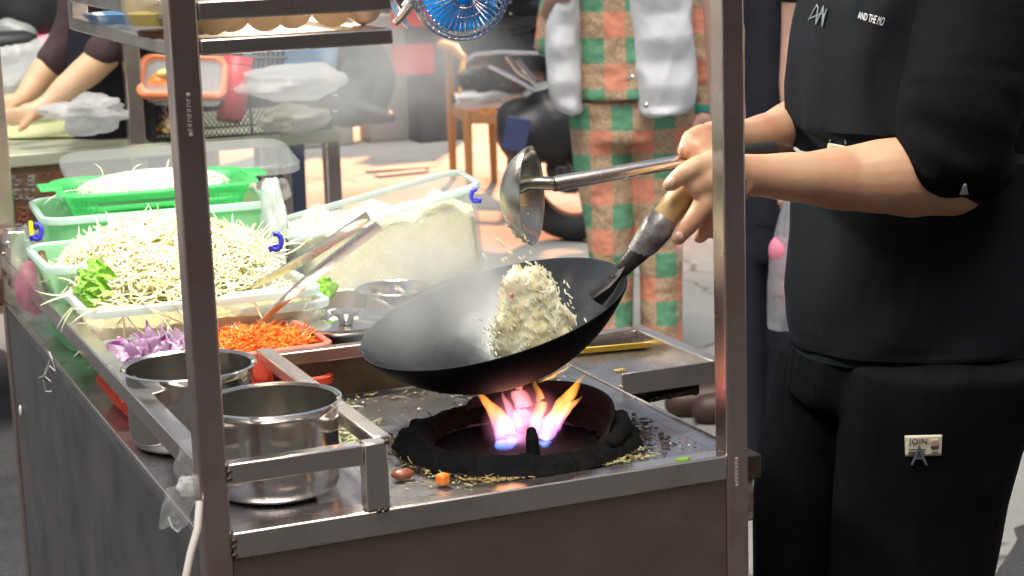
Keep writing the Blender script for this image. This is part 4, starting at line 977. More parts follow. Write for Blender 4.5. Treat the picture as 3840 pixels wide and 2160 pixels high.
# white thread loop on side panel
pts=[(118,880),(128,900),(118,925),(108,950),(115,985),(130,985),(128,960),(112,945),(125,920),(140,935),(132,905),(124,885)]
b=B(); b.tube([atx(x,y,-.0335) for x,y in pts],.0011,5); b.tube([atx(110,945,-.0335),atx(98,950,-.0335)],.0010,5); tag(obj('thread_loop',b,'white_pl'),'thin white looped thread hanging on the side panel','thread')
b=B(); b.ell(atx(52,1033,-.0315),(.003,.006,.010)); tag(obj('paint_fleck',b,'white_pl'),'small white fleck stuck on the dark side panel','fleck')
# left end clutter: pink bag, steel box, bottle
pk=thing('drink_bag','clear bag of pink liquid hanging at the left end of the cart','bag',(.0,1.25,.8))
crumple('liquid','','',I(80,725,3.05),(.026,.03,.040),mat('pink_drink',(.85,.25,.38),.2,alpha=.5,trans=.5),4,parent=pk,k=.18)
crumple('film','','',I(80,690,3.05),(.034,.034,.075),'bag',6,parent=pk,k=.25)
b=B(); b.box(I(42,650,3.25),(.03,.05,.10)); b.box(I(42,606,3.25),(.045,.06,.012)); tag(obj('steel_caddy',b,'steel',bevel=.003),'small steel caddy at the far left corner of the cart','caddy')
b=B(); b.limb([(I(105,640,3.0),.007),(I(116,700,2.96),.009),(I(128,760,2.92),.008)],12,3); tag(obj('thin_bottle',b,mat('brown_bottle',(.12,.09,.03),.15,coat=.5)),'slim brown bottle leaning by the pink drink bag','bottle')
b=B(); b.span((-.15,1.47,.78),(-.0,1.53,.83)); tag(obj('wooden_bar',b,mat('brown_bar',(.14,.07,.05),.6),bevel=.004),'brown bar end sticking out beyond the cart corner','bar')
# film between boxes
crumple('plastic_bag','printed clear plastic bag squeezed between the two big boxes','plastic bag',I(688,560,3.12),(.016,.05,.075),mat('printed_film',(.78,.84,.84),.2,0,(.30,.55,.62),30,lo=.60,hi=.68,alpha=.72,trans=.4),14)
crumple('plastic_bag','clear crinkled bag top beside the colander tip','plastic bag',I(685,480,3.2),(.032,.03,.022),'bag',17)
# ================================================================== PEOPLE
def sec(xl,xr,y,d,b): # horizontal section seen between pixels xl..xr at row y
    return (J((xl+xr)/2,y,d),W((xr-xl)/2,d),b)
def hand(B_,chains):
    for ch in chains: B_.limb([(J(x,y,d),r) for x,y,d,r in ch],10,3)
# ---- cook
cook=thing('person','cook in black sweatshirt, slate apron and black trousers tossing the wok','person',(atz(2250,1449,0).x-.0,atz(2250,1449,0).y+.9,0))
c0=J(2330,700,2.74); cook.location=(c0.x,c0.y,0)
body=B()
DH=2.47
NAILS=[]
# near forearm
body.limb([(J(2392,450,2.57),.050),(J(2320,440,2.56),.0545),(J(2235,443,2.54),.0500),(J(2120,450,2.52),.042),(J(2010,446,2.48),.0325),(J(1900,441,2.45),.0270),(J(1850,440,2.43),.0265)],20,4)
body.limb([(J(2372,462,2.58),.040),(J(2300,492,2.56),.030),(J(2200,490,2.54),.024)],14,4)
body.limb([(J(2450,60,2.66),.058),(J(2430,250,2.62),.056),(J(2392,450,2.58),.050)],16,4)
# near hand: palm then fingers
body.limb([(J(1865,440,2.435),.026),(J(1820,442,2.42),.034),(J(1785,448,2.405),.031)],16,4)
body.limb([(J(1850,470,2.42),.022),(J(1805,492,2.40),.024),(J(1775,505,2.39),.018)],14,4)
body.limb([(J(1835,412,2.42),.019),(J(1795,415,2.40),.020),(J(1765,428,2.385),.018)],14,4)
body.limb([(J(1830,450,2.39),.024),(J(1780,455,2.37),.022),(J(1752,470,2.365),.014)],14,4)
hand(body,[[(1795,415,2.375,.0155),(1755,418,2.365,.0140),(1718,438,2.36,.0125),(1686,464,2.362,.0100)],
 [(1800,470,2.375,.0165),(1775,510,2.365,.0145),(1742,556,2.362,.0125),(1706,600,2.365,.0095)],
 [(1815,500,2.40,.0140),(1795,540,2.39,.0120),(1778,575,2.39,.0105),(1760,598,2.40,.0088)],
 [(1830,500,2.42,.0130),(1816,535,2.41,.0112),(1804,566,2.41,.0098),(1790,586,2.42,.0084)],
 [(1842,498,2.44,.0115),(1836,530,2.43,.0098),(1828,556,2.43,.0086),(1814,570,2.44,.0075)]])
# far forearm and hand on ladle
body.limb([(J(2200,190,3.02),.052),(J(2120,250,2.97),.048),(J(2060,285,2.90),.044),(J(2000,318,2.83),.040),(J(1940,338,2.74),.032),(J(1870,350,2.62),.026)],18,4)
body.limb([(J(1880,350,2.63),.025),(J(1835,356,2.56),.029),(J(1795,360,2.50),.029)],14,4)
hand(body,[[(1800,342,2.50,.0135),(1765,334,2.47,.0125),(1735,348,2.445,.0110),(1720,380,2.435,.0092)],
 [(1795,350,2.49,.0130),(1772,352,2.455,.0118),(1754,372,2.435,.0108),(1748,398,2.435,.0090)],
 [(1812,358,2.49,.0130),(1792,360,2.46,.0118),(1776,380,2.44,.0108),(1772,404,2.445,.0090)],
 [(1828,365,2.50,.0120),(1812,370,2.47,.0108),(1798,388,2.455,.0098),(1796,406,2.465,.008)],
 [(1820,338,2.52,.0140),(1790,352,2.51,.012),(1755,387,2.49,.0105),(1725,394,2.475,.0095)]])
for (x,y,d,a) in ((1690,459,2.350,35),(1709,594,2.352,-40),(1722,376,2.424,-50)):
    NB=B(); NB.ell(J(x,y,d),(.0052,.0030,.0064),Matrix.Rotation(R(a),3,'Y')); NAILS.append(NB)
# trunk, neck, head, legs hidden under the clothes
up=Vector((0,0,1)); ch_=J(2330,0,2.76); nb=Vector((ch_.x,ch_.y,1.42))-RH*.02
body.oval([(J(2330,860,2.76),.14,.09),(J(2330,500,2.76),.14,.09),(J(2330,60,2.76),.16,.09),(nb-up*.06,.15,.08),(nb,.07,.06)],RH,FH)
body.limb([(nb,.055),(nb+up*.07-RH*.02,.052),(nb+up*.12-RH*.03,.05)],14,3)
hd=nb+up*.20-RH*.045
body.ell(hd,(.088,.078,.115),rotz(-22).to_3x3()); body.ell(hd-RH*.045-up*.045,(.045,.05,.05))
body.limb([(hd-RH*.085+up*.005,.010),(hd-RH*.103-up*.018,.011)],8,2); body.ell(hd-RH*.075-up*.055,(.016,.022,.008))
for s in(-1,1): body.ell(hd+FH*.078*s+RH*.01,(.018,.008,.028)); body.ell(hd-RH*.078+FH*.03*s+up*.018,(.008,.014,.009))
hip=J(2330,900,2.76)
for cx,dd in ((2075,2.86),(2310,2.68)):
    q=J(cx,1000,dd); body.limb([(q,.055),(Vector((q.x,q.y,.45)),.052),(Vector((q.x,q.y,.09)),.036)],12,4)
    body.limb([(Vector((q.x,q.y,.05))+RH*.04,.036),(Vector((q.x,q.y,.045))-RH*.14,.034)],12,3)
fuse('body',body,'skin',cook,.0042,3)
for NB in NAILS: obj('fingernail',NB,mat('nail',(.72,.45,.36),.3),cook)
hb=B(); hb.ell(hd+up*.028+RH*.018,(.094,.085,.105),rotz(-22).to_3x3()); obj('hair',hb,'hair',cook)
# sweatshirt
sw=B()
sw.oval([sec(2016,2690,905,2.76,.150),sec(2008,2700,800,2.76,.158),sec(2008,2700,640,2.76,.155),sec(2012,2690,480,2.76,.150),sec(2018,2680,320,2.76,.148),sec(2018,2675,160,2.76,.145),sec(2045,2670,0,2.77,.14),sec(2085,2660,-150,2.78,.13),(nb-up*.02,.085,.07)],RH,FH,44,2.2)
sw.limb([(J(2470,-120,2.66),.085),(J(2455,60,2.60),.083),(J(2430,230,2.56),.081),(J(2395,350,2.54),.074)],24,5)
sw.limb([(J(2440,150,2.58),.078),(J(2400,300,2.54),.080),(J(2383,376,2.53),.066)],24,5)
sw.limb([(J(2395,330,2.54),.070),(J(2446,412,2.56),.056)],20,4)
# far sleeve
sw.limb([(J(2190,-60,2.86),.07),(J(2150,120,2.82),.06),(J(2130,215,2.76),.055)],18,4)
o=fuse('sweatshirt',sw,'sweat',cook,.0065,8,.0045,6,(1,1,1.8))
# sleeve folds: ridges wrapping the near upper arm
for v in o.data.vertices:
    p=v.co+worg(o); q=p-CAM; dd=q.dot(CF)
    px_=(1920+FP*q.dot(CR)/dd)/KK; py_=(1080-FP*q.dot(CU)/dd)/KK
    if 2200<px_<2560 and 120<py_<470 and dd<2.62:
        f=math.sin((py_*1.0-.25*(px_-2300))*.07+5*noise.noise(p*8))*(.5+noise.noise(p*14)); v.co+=(-CF)*.0030*f*min(1,(py_-120)/80)
tsw=bvh(o)
hm=B(); hm.oval([sec(1986,2706,868,2.76,.156),sec(1984,2708,858,2.76,.160),sec(1986,2706,838,2.76,.161)],RH,FH,48,2.2)
rs=[[c for c in r] for r in ()]
hb_=B()
def band(xl,xr,y0,y1,d,bb,th=.004):
    out=[]; 
    for y,t in ((y0,0),(y1,0),(y1,th),(y0,th)):
        c,a,b2=sec(xl,xr,y,d,bb); rr_=[]
        for k in range(56):
            q=2*math.pi*k/56; cs,sn=math.cos(q),math.sin(q)
            rr_.append(c+RH*((a+t)*abs(cs)**(2/2.2)*(1 if cs>=0 else -1))+FH*((b2+t)*abs(sn)**(2/2.2)*(1 if sn>=0 else -1)))
        out.append(rr_)
    return out
hb_.rings(band(2006,2698,868,836,2.76,.155),cap=False,loop=True); obj('sweatshirt_hem',hb_,'teal_hem',cook)
# apron: a shell over the front and camera side
ap=B(); rows=[(-60,2075,2650),(0,2045,2668),(100,2022,2674),(200,2014,2675),(300,2016,2680),(380,2012,2686),(480,2012,2692),(600,2008,2698),(720,2004,2702),(800,2004,2702),(828,2008,2698),(846,2014,2690)]
rs=[]
for i,(y,xl,xr) in enumerate(rows):
    c,a,b2=sec(xl,xr,y,2.76,.152 if y>200 else .147); r=[]
    lim=R(92) if y<380 else R(170)
    
    for k in range(31):
        q=math.pi-R(50)+ (R(50)+lim)*k/30; cs,sn=math.cos(q),math.sin(q)
        r.append(c+RH*((a+.012)*abs(cs)**(2/2.2)*(1 if cs>=0 else -1))+FH*((b2+.015)*abs(sn)**(2/2.2)*(1 if sn>=0 else -1)))
    rs.append(r)
# subdivide rows
fine=[]
for i in range(len(rs)-1):
    for k in range(5): fine.append([a.lerp(c,k/5) for a,c in zip(rs[i],rs[i+1])])
fine.append(rs[-1])
for j,r in enumerate(fine):
    for k,p in enumerate(r):
        n_2=(p-J(2330,700,2.76)); n_2.z=0; n_2.normalize(); f=.006*noise.noise(Vector((k*.35+j*.05,j*.06,2)))+.006*(.5-2*abs(noise.noise(Vector((k*.30-j*.04,j*.05,7))))); r[k]=p+n_2*max(-.003,f)
ap.rings(fine,close=False,cap=False); ao=obj('apron',ap,'apron',cook,solid=.002)
tap=bvh(ao)
ontext('chest_print','AND THE MO',[(2160,29),(2228,44),(2220,66),(2158,46)],tap,'labelw',ao,.004)
def scribble(pts,name,t,m,par,r=.0011,off=.004):
    b=B(); P=[]
    for i in range(len(pts)-1):
        for k in range(5):
            x=pts[i][0]+(pts[i+1][0]-pts[i][0])*k/5; y=pts[i][1]+(pts[i+1][1]-pts[i][1])*k/5; h=hit(t,x,y); 
            if h: P.append(h-ray(x,y).normalized()*off)
    if len(P)>2: b.tube(P,r,5); return obj(name,b,m,par)
scribble([(2034,50),(2047,25),(2055,12),(2058,20),(2052,62),(2062,40),(2072,14),(2070,40),(2068,68),(2074,40),(2082,18)],'scribble_print',tap,'thread',ao)
scribble([(2038,46),(2066,34),(2078,44)],'scribble_print',tap,'thread',ao,.0008)
onpatch('waist_tag',[(2084,360),(2128,368),(2126,392),(2078,386)],tap,'label',ao,6,.006)
scribble([(1998,372),(2010,382),(2034,388),(2060,390)],'waist_string',tap,'labelw',ao,.0028,.004)
scribble([(2088,352),(2087,362)],'thread_end',tap,'thread',ao); scribble([(2126,352),(2127,366)],'thread_end',tap,'thread',ao)
onpatch('side_tag',[(2424,464),(2430,462),(2436,488),(2414,490)],tsw,'label',o,4,.003)
# trousers
tr=B()
tr.oval([sec(1978,2600,985,2.77,.135),sec(1984,2690,930,2.77,.150),sec(1995,2690,850,2.77,.148)],RH,FH,36,2.2)
def leg(secs,dd,bb):
    ss=[sec(a,c,y,dd,b2) for (a,c,y),b2 in zip(secs,bb)]; l=ss[-1]; g=[]
    z1=.10; ss.append((Vector((l[0].x,l[0].y,.30)),l[1]*.95,l[2]*.9)); ss.append((Vector((l[0].x,l[0].y,z1)),l[1]*.8,l[2]*.8)); tr.oval(ss,RH,FH,32,2.1)
leg([(1975,2330,880),(1950,2300,1000),(1918,2230,1120),(1896,2190,1260),(1886,2160,1449)],2.86,[.12,.115,.105,.10,.095])
leg([(2140,2690,900),(2120,2620,1000),(2110,2560,1120),(2098,2525,1260),(2090,2497,1449)],2.66,[.13,.125,.115,.105,.10])
o2=fuse('trousers',tr,'pants',cook,.0075,6,-.009,5,(1,1,.3))
ttr=bvh(o2)
lp=onpatch('label_patch',[(2276,1096),(2370,1094),(2368,1146),(2278,1148)],ttr,'label',o2,8,.002)
ontext('label_text','JOIN.',[(2286,1104),(2338,1102),(2337,1121),(2286,1122)],ttr,'ink',lp,.0042)
for y0,x0,x1 in ((1131,2285,2330),(1138,2285,2326),(1141,2285,2320),(1138,2344,2362)):
    onpatch('label_line',[(x0,y0-1),(x1,y0-1),(x1,y0+1),(x0,y0+1)],ttr,'ink',lp,3,.0042,.0006)
onpatch('label_block',[(2342,1104),(2362,1103),(2362,1128),(2342,1128)],ttr,mat('tan_print',(.40,.30,.20),.7),lp,3,.0040,.0006)
ontext('letter_patch','A',[(2292,1122),(2334,1122),(2334,1170),(2290,1170)],ttr,'greyA',o2,.006)
onpatch('tie_tag',[(2016,876),(2036,880),(2034,888),(2015,884)],ttr,'labelw',o2,3,.004)
# shoes
for cx,dd in ((2025,2.86),(2300,2.68)):
    q=J(cx,1449,dd); b=B(); b.limb([(Vector((q.x,q.y,.05))+RH*.07,.047),(Vector((q.x,q.y,.045))-RH*.06,.045),(Vector((q.x,q.y,.040))-RH*.16,.038)],16,4); obj('shoe',b,'black',cook)
# ---- woman in plaid pyjamas
WD=6.1
wm=thing('person','woman in orange and green plaid pyjamas and a pale puffer vest','person',(0,0,0)); q=J(1590,500,WD); wm.location=(q.x,q.y,0)
bd=B(); nbw=Vector((q.x,q.y,1.32))
bd.oval([(Vector((q.x,q.y,.8)),.14,.09),(Vector((q.x,q.y,1.0)),.12,.08),(Vector((q.x,q.y,1.24)),.15,.08),(nbw,.06,.05)],RH,FH)
bd.limb([(nbw,.048),(nbw+up*.1,.045)],12,3); hw_=nbw+up*.20; bd.ell(hw_,(.075,.088,.11)); bd.ell(hw_-up*.05-FH*.03,(.05,.05,.055)); bd.limb([(hw_-FH*.085,.009),(hw_-FH*.10-up*.02,.010)],8,2)
for s in(-1,1): bd.ell(hw_+RH*.076*s,(.008,.016,.027)); bd.ell(hw_-FH*.082+RH*.03*s+up*.012,(.013,.008,.007)); 
bd.ell(hw_-FH*.080-up*.055,(.022,.010,.008))
for cx in(1530,1655):
    p=J(cx,600,WD); bd.limb([(Vector((p.x,p.y,.75)),.07),(Vector((p.x,p.y,.4)),.05),(Vector((p.x,p.y,.07)),.035)],12,4); bd.limb([(Vector((p.x,p.y,.04)),.035),(Vector((p.x,p.y,.035))-FH*.14,.03)],12,3)
bd.limb([(J(1772,150,WD),.036),(J(1768,270,WD),.026),(J(1768,300,WD-.02),.030)],12,4)
for k,(x,y) in enumerate(((1752,335),(1762,345),(1773,345),(1783,338))): bd.limb([(J(x,300,WD-.03),.011),(J(x-2,322,WD-.04),.010),(J(x-4,y,WD-.03),.008)],8,3)
bd.limb([(J(1750,300,WD-.03),.011),(J(1744,325,WD-.06),.009)],8,2)
bd.limb([(J(1378,40,WD),.030),(J(1392,-5,WD-.1),.026),(J(1420,-12,WD-.14),.025)],12,4)
fuse('body',bd,'skin_dark',wm,.007,3)
hb=B(); hb.ell(hw_+up*.02+FH*.015,(.09,.098,.115)); hb.limb([(hw_+FH*.06,.07),(hw_+FH*.08-up*.2,.05)],14,3); obj('hair',hb,'hair',wm)
pt=B(); pt.oval([sec(1434,1752,245,WD,.115),sec(1432,1752,300,WD,.118),sec(1436,1740,350,WD,.115)],RH,FH)
for L in ([(1432,1590,300),(1440,1592,420),(1470,1598,560),(1488,1592,700),(1505,1590,800),(1515,1588,850)],[(1588,1752,300),(1590,1730,420),(1602,1722,560),(1612,1716,700),(1614,1716,800),(1615,1716,850)]):
    ss=[sec(a,c,y,WD,.085) for a,c,y in L]; l=ss[-1]; ss.append((Vector((l[0].x,l[0].y,.02)),l[1],l[2])); pt.oval(ss,RH,FH,28)
fuse('pyjama_trousers',pt,'plaid',wm,.009,3,.007,5,(1,1,.3),org=(0,0,0))
sh=B(); sh.oval([sec(1448,1752,243,WD-.01,.128),sec(1446,1748,150,WD-.01,.125),sec(1440,1750,0,WD-.01,.12),sec(1435,1755,-130,WD-.01,.12),(nbw-up*.03,.10,.07)],RH,FH)
sh.limb([(J(1760,-120,WD),.06),(J(1768,40,WD),.056),(J(1770,180,WD),.048),(J(1769,262,WD),.040)],16,4)
sh.limb([(J(1415,-120,WD),.055),(J(1392,10,WD),.045),(J(1380,110,WD),.045)],16,4)
fuse('pyjama_shirt',sh,'plaid',wm,.009,3,.004,6,(1,1,.6),org=(.06,.02,.05))
b=B(); b.tube([J(1768,262,WD),J(1768,277,WD)],.043,16); obj('cuff',b,'teal',wm)
def vest(rows,d,th):
    v=B(); v.oval([(J((a+c)/2,y,d),W((c-a)/2,d),th*(1 if i%2 else .86)) for i,(a,c,y) in enumerate(rows)],RH,FH,28,2.4); return v
v1=vest([(1420,1466,282),(1400,1462,268),(1388,1462,240),(1380,1460,200),(1378,1458,150),(1376,1456,110),(1376,1456,60),(1388,1452,20),(1400,1450,-60),(1420,1470,-140)],WD-.06,.085)
fuse('vest_panel',v1,'vest',wm,.008,3,-.006,7,(1.4,1.4,.8))
v2=vest([(1618,1660,286),(1606,1720,280),(1602,1744,262),(1598,1748,210),(1594,1746,150),(1590,1742,90),(1580,1738,30),(1572,1735,-40),(1570,1720,-140)],WD-.09,.10)
fuse('vest_panel',v2,'vest',wm,.008,3,-.006,7,(1.4,1.4,.8))
for x,y in ((1592,195),(1626,265)):
    b=B(); b.ell(J(x,y,WD-.195),(.009,.009,.009)); obj('snap_button',b,'chrome',wm)
for cx in(1545,1665):
    p=J(cx,600,WD); b=B(); b.limb([(Vector((p.x,p.y,.035))+FH*.05,.045),(Vector((p.x,p.y,.035))-FH*.12,.045)],14,4); obj('slipper',b,'slip',wm)
crumple('plastic_bag','small clear bag dangling below the woman\'s sleeve','plastic bag',J(1755,600,5.6),(.075,.05,.055),'bag',21,k=.5)
# ---- navy person behind the right post
ND=4.75
nv=thing('person','person in dark navy clothes and brown slippers behind the right post','person',(0,0,0)); q=J(1930,600,ND); nv.location=(q.x,q.y,0)
bd=B(); nb2=Vector((q.x,q.y,1.42))
bd.oval([(Vector((q.x,q.y,.8)),.13,.09),(Vector((q.x,q.y,1.3)),.16,.09),(nb2,.06,.06)],RH,FH); bd.limb([(nb2,.05),(nb2+up*.1,.048)],12,3); bd.ell(nb2+up*.2,(.08,.095,.115)); bd.ell(nb2+up*.15+FH*.03,(.05,.05,.05))
bd.limb([(J(2010,-60,ND-.15),.040),(J(2003,100,ND-.15),.036),(J(1998,200,ND-.17),.036),(J(1996,290,ND-.2),.030),(J(1985,420,ND-.25),.024),(J(1975,470,ND-.25),.028)],14,4)
for k in range(4): bd.limb([(J(1966+k*8,480,ND-.25),.010),(J(1962+k*8,505,ND-.28),.009),(J(1966+k*8,520,ND-.27),.008)],8,2)
bd.limb([(J(1992,470,ND-.25),.010),(J(1998,495,ND-.28),.009)],8,2)
for cx in(1880,1965):
    p=J(cx,800,ND); bd.limb([(Vector((p.x,p.y,.7)),.06),(Vector((p.x,p.y,.07)),.036)],12,5); bd.limb([(Vector((p.x,p.y,.05)),.040),(Vector((p.x,p.y,.045))-FH*.03-RH*.08,.030)],12,3)
fuse('body',bd,'skin_dark',nv,.007,3)
hb=B(); hb.ell(nb2+up*.225-FH*.01,(.09,.10,.11)); obj('hair',hb,'hair',nv)
jk=B(); jk.oval([sec(1838,2040,560,ND,.12),sec(1836,2040,300,ND,.12),sec(1838,2045,60,ND,.12),(nb2-up*.1,.16,.10),(nb2-up*.01,.08,.07)],RH,FH)
jk.limb([(J(2020,-150,ND-.12),.06),(J(2012,-30,ND-.15),.052)],14,3)
fuse('jacket',jk,'navy',nv,.009,4,.006,5)
pt=B(); pt.oval([sec(1845,2030,640,ND,.11),sec(1842,2035,520,ND,.115)],RH,FH)
for a,c in((1838,1930),(1915,2020)): 
    ss=[sec(a,c,600,ND,.09),sec(a+4,c,800,ND,.085)]; l=ss[-1]; ss.append((Vector((l[0].x,l[0].y,.07)),l[1]*.9,l[2]*.9)); pt.oval(ss,RH,FH)
fuse('trousers',pt,'navy',nv,.009,4,.008,5,(1,1,.4))
for x,y in ((1800,1015),(1870,1032)):
    p=atz(x,y,.03); b=B(); b.limb([(Vector((p.x,p.y,.035))+RH*.10,.045),(Vector((p.x,p.y,.04)),.052),(Vector((p.x,p.y,.035))-RH*.10,.045)],16,4); obj('slipper',b,'slip',nv)
sb=thing('shopping_bag','white plastic bag with pink and red print hanging beside the cook','shopping bag',J(1955,810,4.45))
b=B(); rs=[]
for y,xl,xr,dp_ in ((480,1975,1996,.01),(520,1966,1996,.02),(580,1950,2000,.03),(650,1936,2005,.04),(720,1930,2010,.05),(780,1932,2012,.06),(822,1930,2012,.05)):
    c=J((xl+xr)/2,y,4.45); a=W((xr-xl)/2,4.45); rs.append([c+RH*a*math.cos(q)*(1+.12*noise.noise(Vector((q*2,y*.02,0))))+FH*dp_*math.sin(q)*(1+.3*noise.noise(Vector((q*3,y*.03,5)))) for q in [2*math.pi*k/36 for k in range(36)]])
b.rings(rs); obj('bag_film',b,mat('carrier_film',(.42,.42,.46),.3,0,bs=1,bsc=25,bd=.008,alpha=.65,trans=.3),sb)
b=B(); b.ell(J(1962,632,4.44),(.026,.030,.036)); b.ell(J(1974,660,4.44),(.022,.03,.026)); obj('pink_packet',b,mat('pink_packet',(.70,.20,.30),.6),sb)
b=B(); b.ell(J(1976,735,4.44),(.016,.03,.05)); obj('red_packet',b,mat('red_packet',(.55,.10,.05),.4),sb)
# ---- vendor at the next stall, arms over the table
VD=5.75
ve=thing('person','stall worker in rolled maroon sleeves and navy apron, arms reaching over the table','person',(0,0,0)); q=J(300,200,VD+.1); ve.location=(q.x,q.y,0)
bd=B(); nb3=Vector((q.x,q.y,1.36))-RH*.10
bd.oval([(Vector((q.x,q.y,.75)),.13,.09),(Vector((q.x,q.y,1.15)),.15,.09),(nb3,.06,.055)],RH,FH); bd.limb([(nb3,.05),(nb3+up*.1-RH*.03,.047)],12,3); bd.ell(nb3+up*.19-RH*.06,(.095,.08,.115)); bd.ell(nb3+up*.15-RH*.10,(.05,.05,.05))
for A_ in ([(200,60,VD,.05),(150,150,VD-.03,.045),(115,175,VD-.05,.043),(85,215,VD-.08,.036),(55,250,VD-.12,.027),(38,262,VD-.13,.026)],[(320,80,VD-.1,.05),(262,140,VD-.15,.046),(225,175,VD-.17,.046),(165,222,VD-.2,.038),(120,262,VD-.23,.027),(98,275,VD-.24,.028)]):
    bd.limb([(J(x,y,d),r) for x,y,d,r in A_],16,4)
for (hx,hy,hd_) in ((30,262,VD-.14),(80,285,VD-.25)):
    bd.limb([(J(hx+12,hy-6,hd_),.026),(J(hx-10,hy,hd_),.030)],12,3)
    for k,(dx,dy) in enumerate(((-58,-2),(-62,8),(-55,18),(-40,28))): bd.limb([(J(hx-12,hy+k*4-4,hd_),.012),(J(hx-12+dx*.5,hy+k*4-6+dy*.5,hd_-.01),.011),(J(hx-12+dx,hy+dy,hd_),.008)],8,3)
    bd.limb([(J(hx,hy+8,hd_-.02),.014),(J(hx-12,hy+26,hd_-.03),.012),(J(hx-30,hy+42,hd_-.03),.009)],8,3)
for cx in(440,505):
    p=J(cx,380,VD+.35); bd.limb([(Vector((p.x,p.y,.75)),.06),(Vector((p.x,p.y,.07)),.036)],12,5); bd.limb([(Vector((p.x,p.y,.05)),.040),(Vector((p.x,p.y,.045))-FH*.05-RH*.13,.036)],12,3)
fuse('body',bd,mat('bright_skin',(.72,.45,.26),.5,0,(.78,.52,.34),10,sss=.1),ve,.007,3)
hb=B(); hb.ell(nb3+up*.215-RH*.05,(.10,.09,.105)); obj('hair',hb,'hair',ve)
sl_=B()
sl_.limb([(J(240,-60,VD),.085),(J(205,60,VD),.075),(J(165,120,VD-.02),.062),(J(138,150,VD-.04),.055)],18,4); sl_.limb([(J(340,-20,VD-.05),.085),(J(320,70,VD-.1),.075),(J(280,115,VD-.13),.062),(J(258,135,VD-.15),.055)],18,4)
sl_.oval([(Vector((q.x,q.y,.95)),.16,.11),(Vector((q.x,q.y,1.2)),.17,.11),(nb3-up*.04,.10,.08)],RH,FH)
fuse('sweater',sl_,'maroon',ve,.009,3,.006,12)
b=B(); b.oval([(J(285,290,VD+.02),.13,.11),(J(290,200,VD+.0),.165,.13),(J(300,110,VD),.17,.135),(J(300,40,VD),.165,.13)],RH,FH); b.oval([(J(310,560,VD+.1),.13,.10),(J(290,280,VD+.02),.14,.115)],RH,FH)
fuse('apron',b,'navy',ve,.01,3,.006,6)
# legs seen below the neighbouring table
lg=thing('person','standing person in navy red-striped trousers behind the next stall table','person',(0,0,0)); p=J(450,380,6.6); lg.location=(p.x,p.y,0)
def half_person(root,xs,y,d,mp,mt,hz=1.40):
    bd=B(); p=J(sum(sum(x) for x in xs)/4,y,d); nbx=Vector((p.x,p.y,hz)); bd.oval([(Vector((p.x,p.y,.8)),.12,.08),(Vector((p.x,p.y,hz-.1)),.15,.08),(nbx,.055,.05)],RH,FH); bd.limb([(nbx,.045),(nbx+up*.1,.045)],10,3); bd.ell(nbx+up*.2,(.078,.09,.11)); bd.ell(nbx+up*.15-FH*.03,(.05,.05,.05))
    t=B(); t.oval([(Vector((p.x,p.y,.70)),.16,.10),(Vector((p.x,p.y,.92)),.15,.10)],RH,FH); s=B(); s.oval([(Vector((p.x,p.y,.85)),.165,.11),(Vector((p.x,p.y,1.15)),.17,.11),(nbx-up*.05,.12,.08),(nbx,.06,.06)],RH,FH)
    for sg in(-1,1):
        s.limb([(nbx+RH*.15*sg-up*.06,.055),(nbx+RH*.2*sg-up*.3,.045),(nbx+RH*.20*sg-up*.5-FH*.05,.035)],12,3); bd.limb([(nbx+RH*.20*sg-up*.48-FH*.04,.028),(nbx+RH*.19*sg-up*.62-FH*.09,.026),(nbx+RH*.19*sg-up*.70-FH*.10,.015)],10,3)
    for a,c in xs:
        l=J((a+c)/2,y,d); hw2=W((c-a)/2,d); t.oval([(Vector((l.x,l.y,.80)),hw2,.08),(Vector((l.x,l.y,.4)),hw2*.95,.075),(Vector((l.x,l.y,.06)),hw2*.85,.07)],RH,FH); bd.limb([(Vector((l.x,l.y,.7)),.05),(Vector((l.x,l.y,.05)),.035),(Vector((l.x,l.y,.04))-FH*.14,.034)],10,3)
    fuse('body',bd,'skin_dark',root,.009,3); fuse('trousers',t,mp,root,.01,3,.006,5,(1,1,.4)); fuse('top',s,mt,root,.01,3,.006,6)
    b=B(); b.ell(nbx+up*.215+FH*.01,(.088,.098,.11)); obj('hair',b,'hair',root)
    for a,c in xs:
        l=J((a+c)/2,y,d); b=B(); b.limb([(Vector((l.x,l.y,.04)),.045),(Vector((l.x,l.y,.04))-FH*.13,.042)],12,3); obj('shoe',b,'black',root)
half_person(lg,[(372,455),(455,540)],390,6.6,'navy','navy')
b=B(); b.tube([J(392,100,6.40),J(395,320,6.42),J(397,430,6.43)],.006,8); obj('red_stripe',b,'red',lg)
jn=thing('person','standing person in dark blue jeans behind the mesh basket','person',(0,0,0)); p=J(705,400,7.0); jn.location=(p.x,p.y,0)
half_person(jn,[(640,712),(694,768)],400,7.0,'jeans','check')
# ================================================================== NEXT STALL
NY=3.48
tb=thing('prep_table','neighbouring steel stall table with a rusty stickered side panel','table',(.6,3.8,0))
TX0=-.35; TXR=aty(856,330,NY).x; TZ=.8
b=B(); b.span((TX0,NY,TZ-.035),(TXR,4.25,TZ)); obj('table_top',b,'tabgreen',tb,bevel=.003)
for x,y in ((TXR-.045,NY+.005),(TXR-.045,4.19),(aty(352,400,NY).x-.022,NY+.004),(TX0+.01,4.19)):
    b=B(); b.span((x,y,0),(x+.044,y+.044,TZ-.0355)); obj('leg',b,'steel',tb,bevel=.003)
b=B(); p=aty(722,420,3.9); b.span((p.x-.012,3.9,0),(p.x+.012,3.924,TZ-.0355)); obj('leg',b,'steel',tb,bevel=.002)
x=aty(352,400,NY).x; b=B(); b.span((x-.022,NY+.004,TZ+.0005),(x+.022,NY+.048,2.1)); obj('upright',b,'steel',tb,bevel=.003)
b=B(); b.span((TX0,NY+.012,.36),(x-.024,NY+.018,TZ-.036)); pn=obj('side_panel',b,'rust',tb)
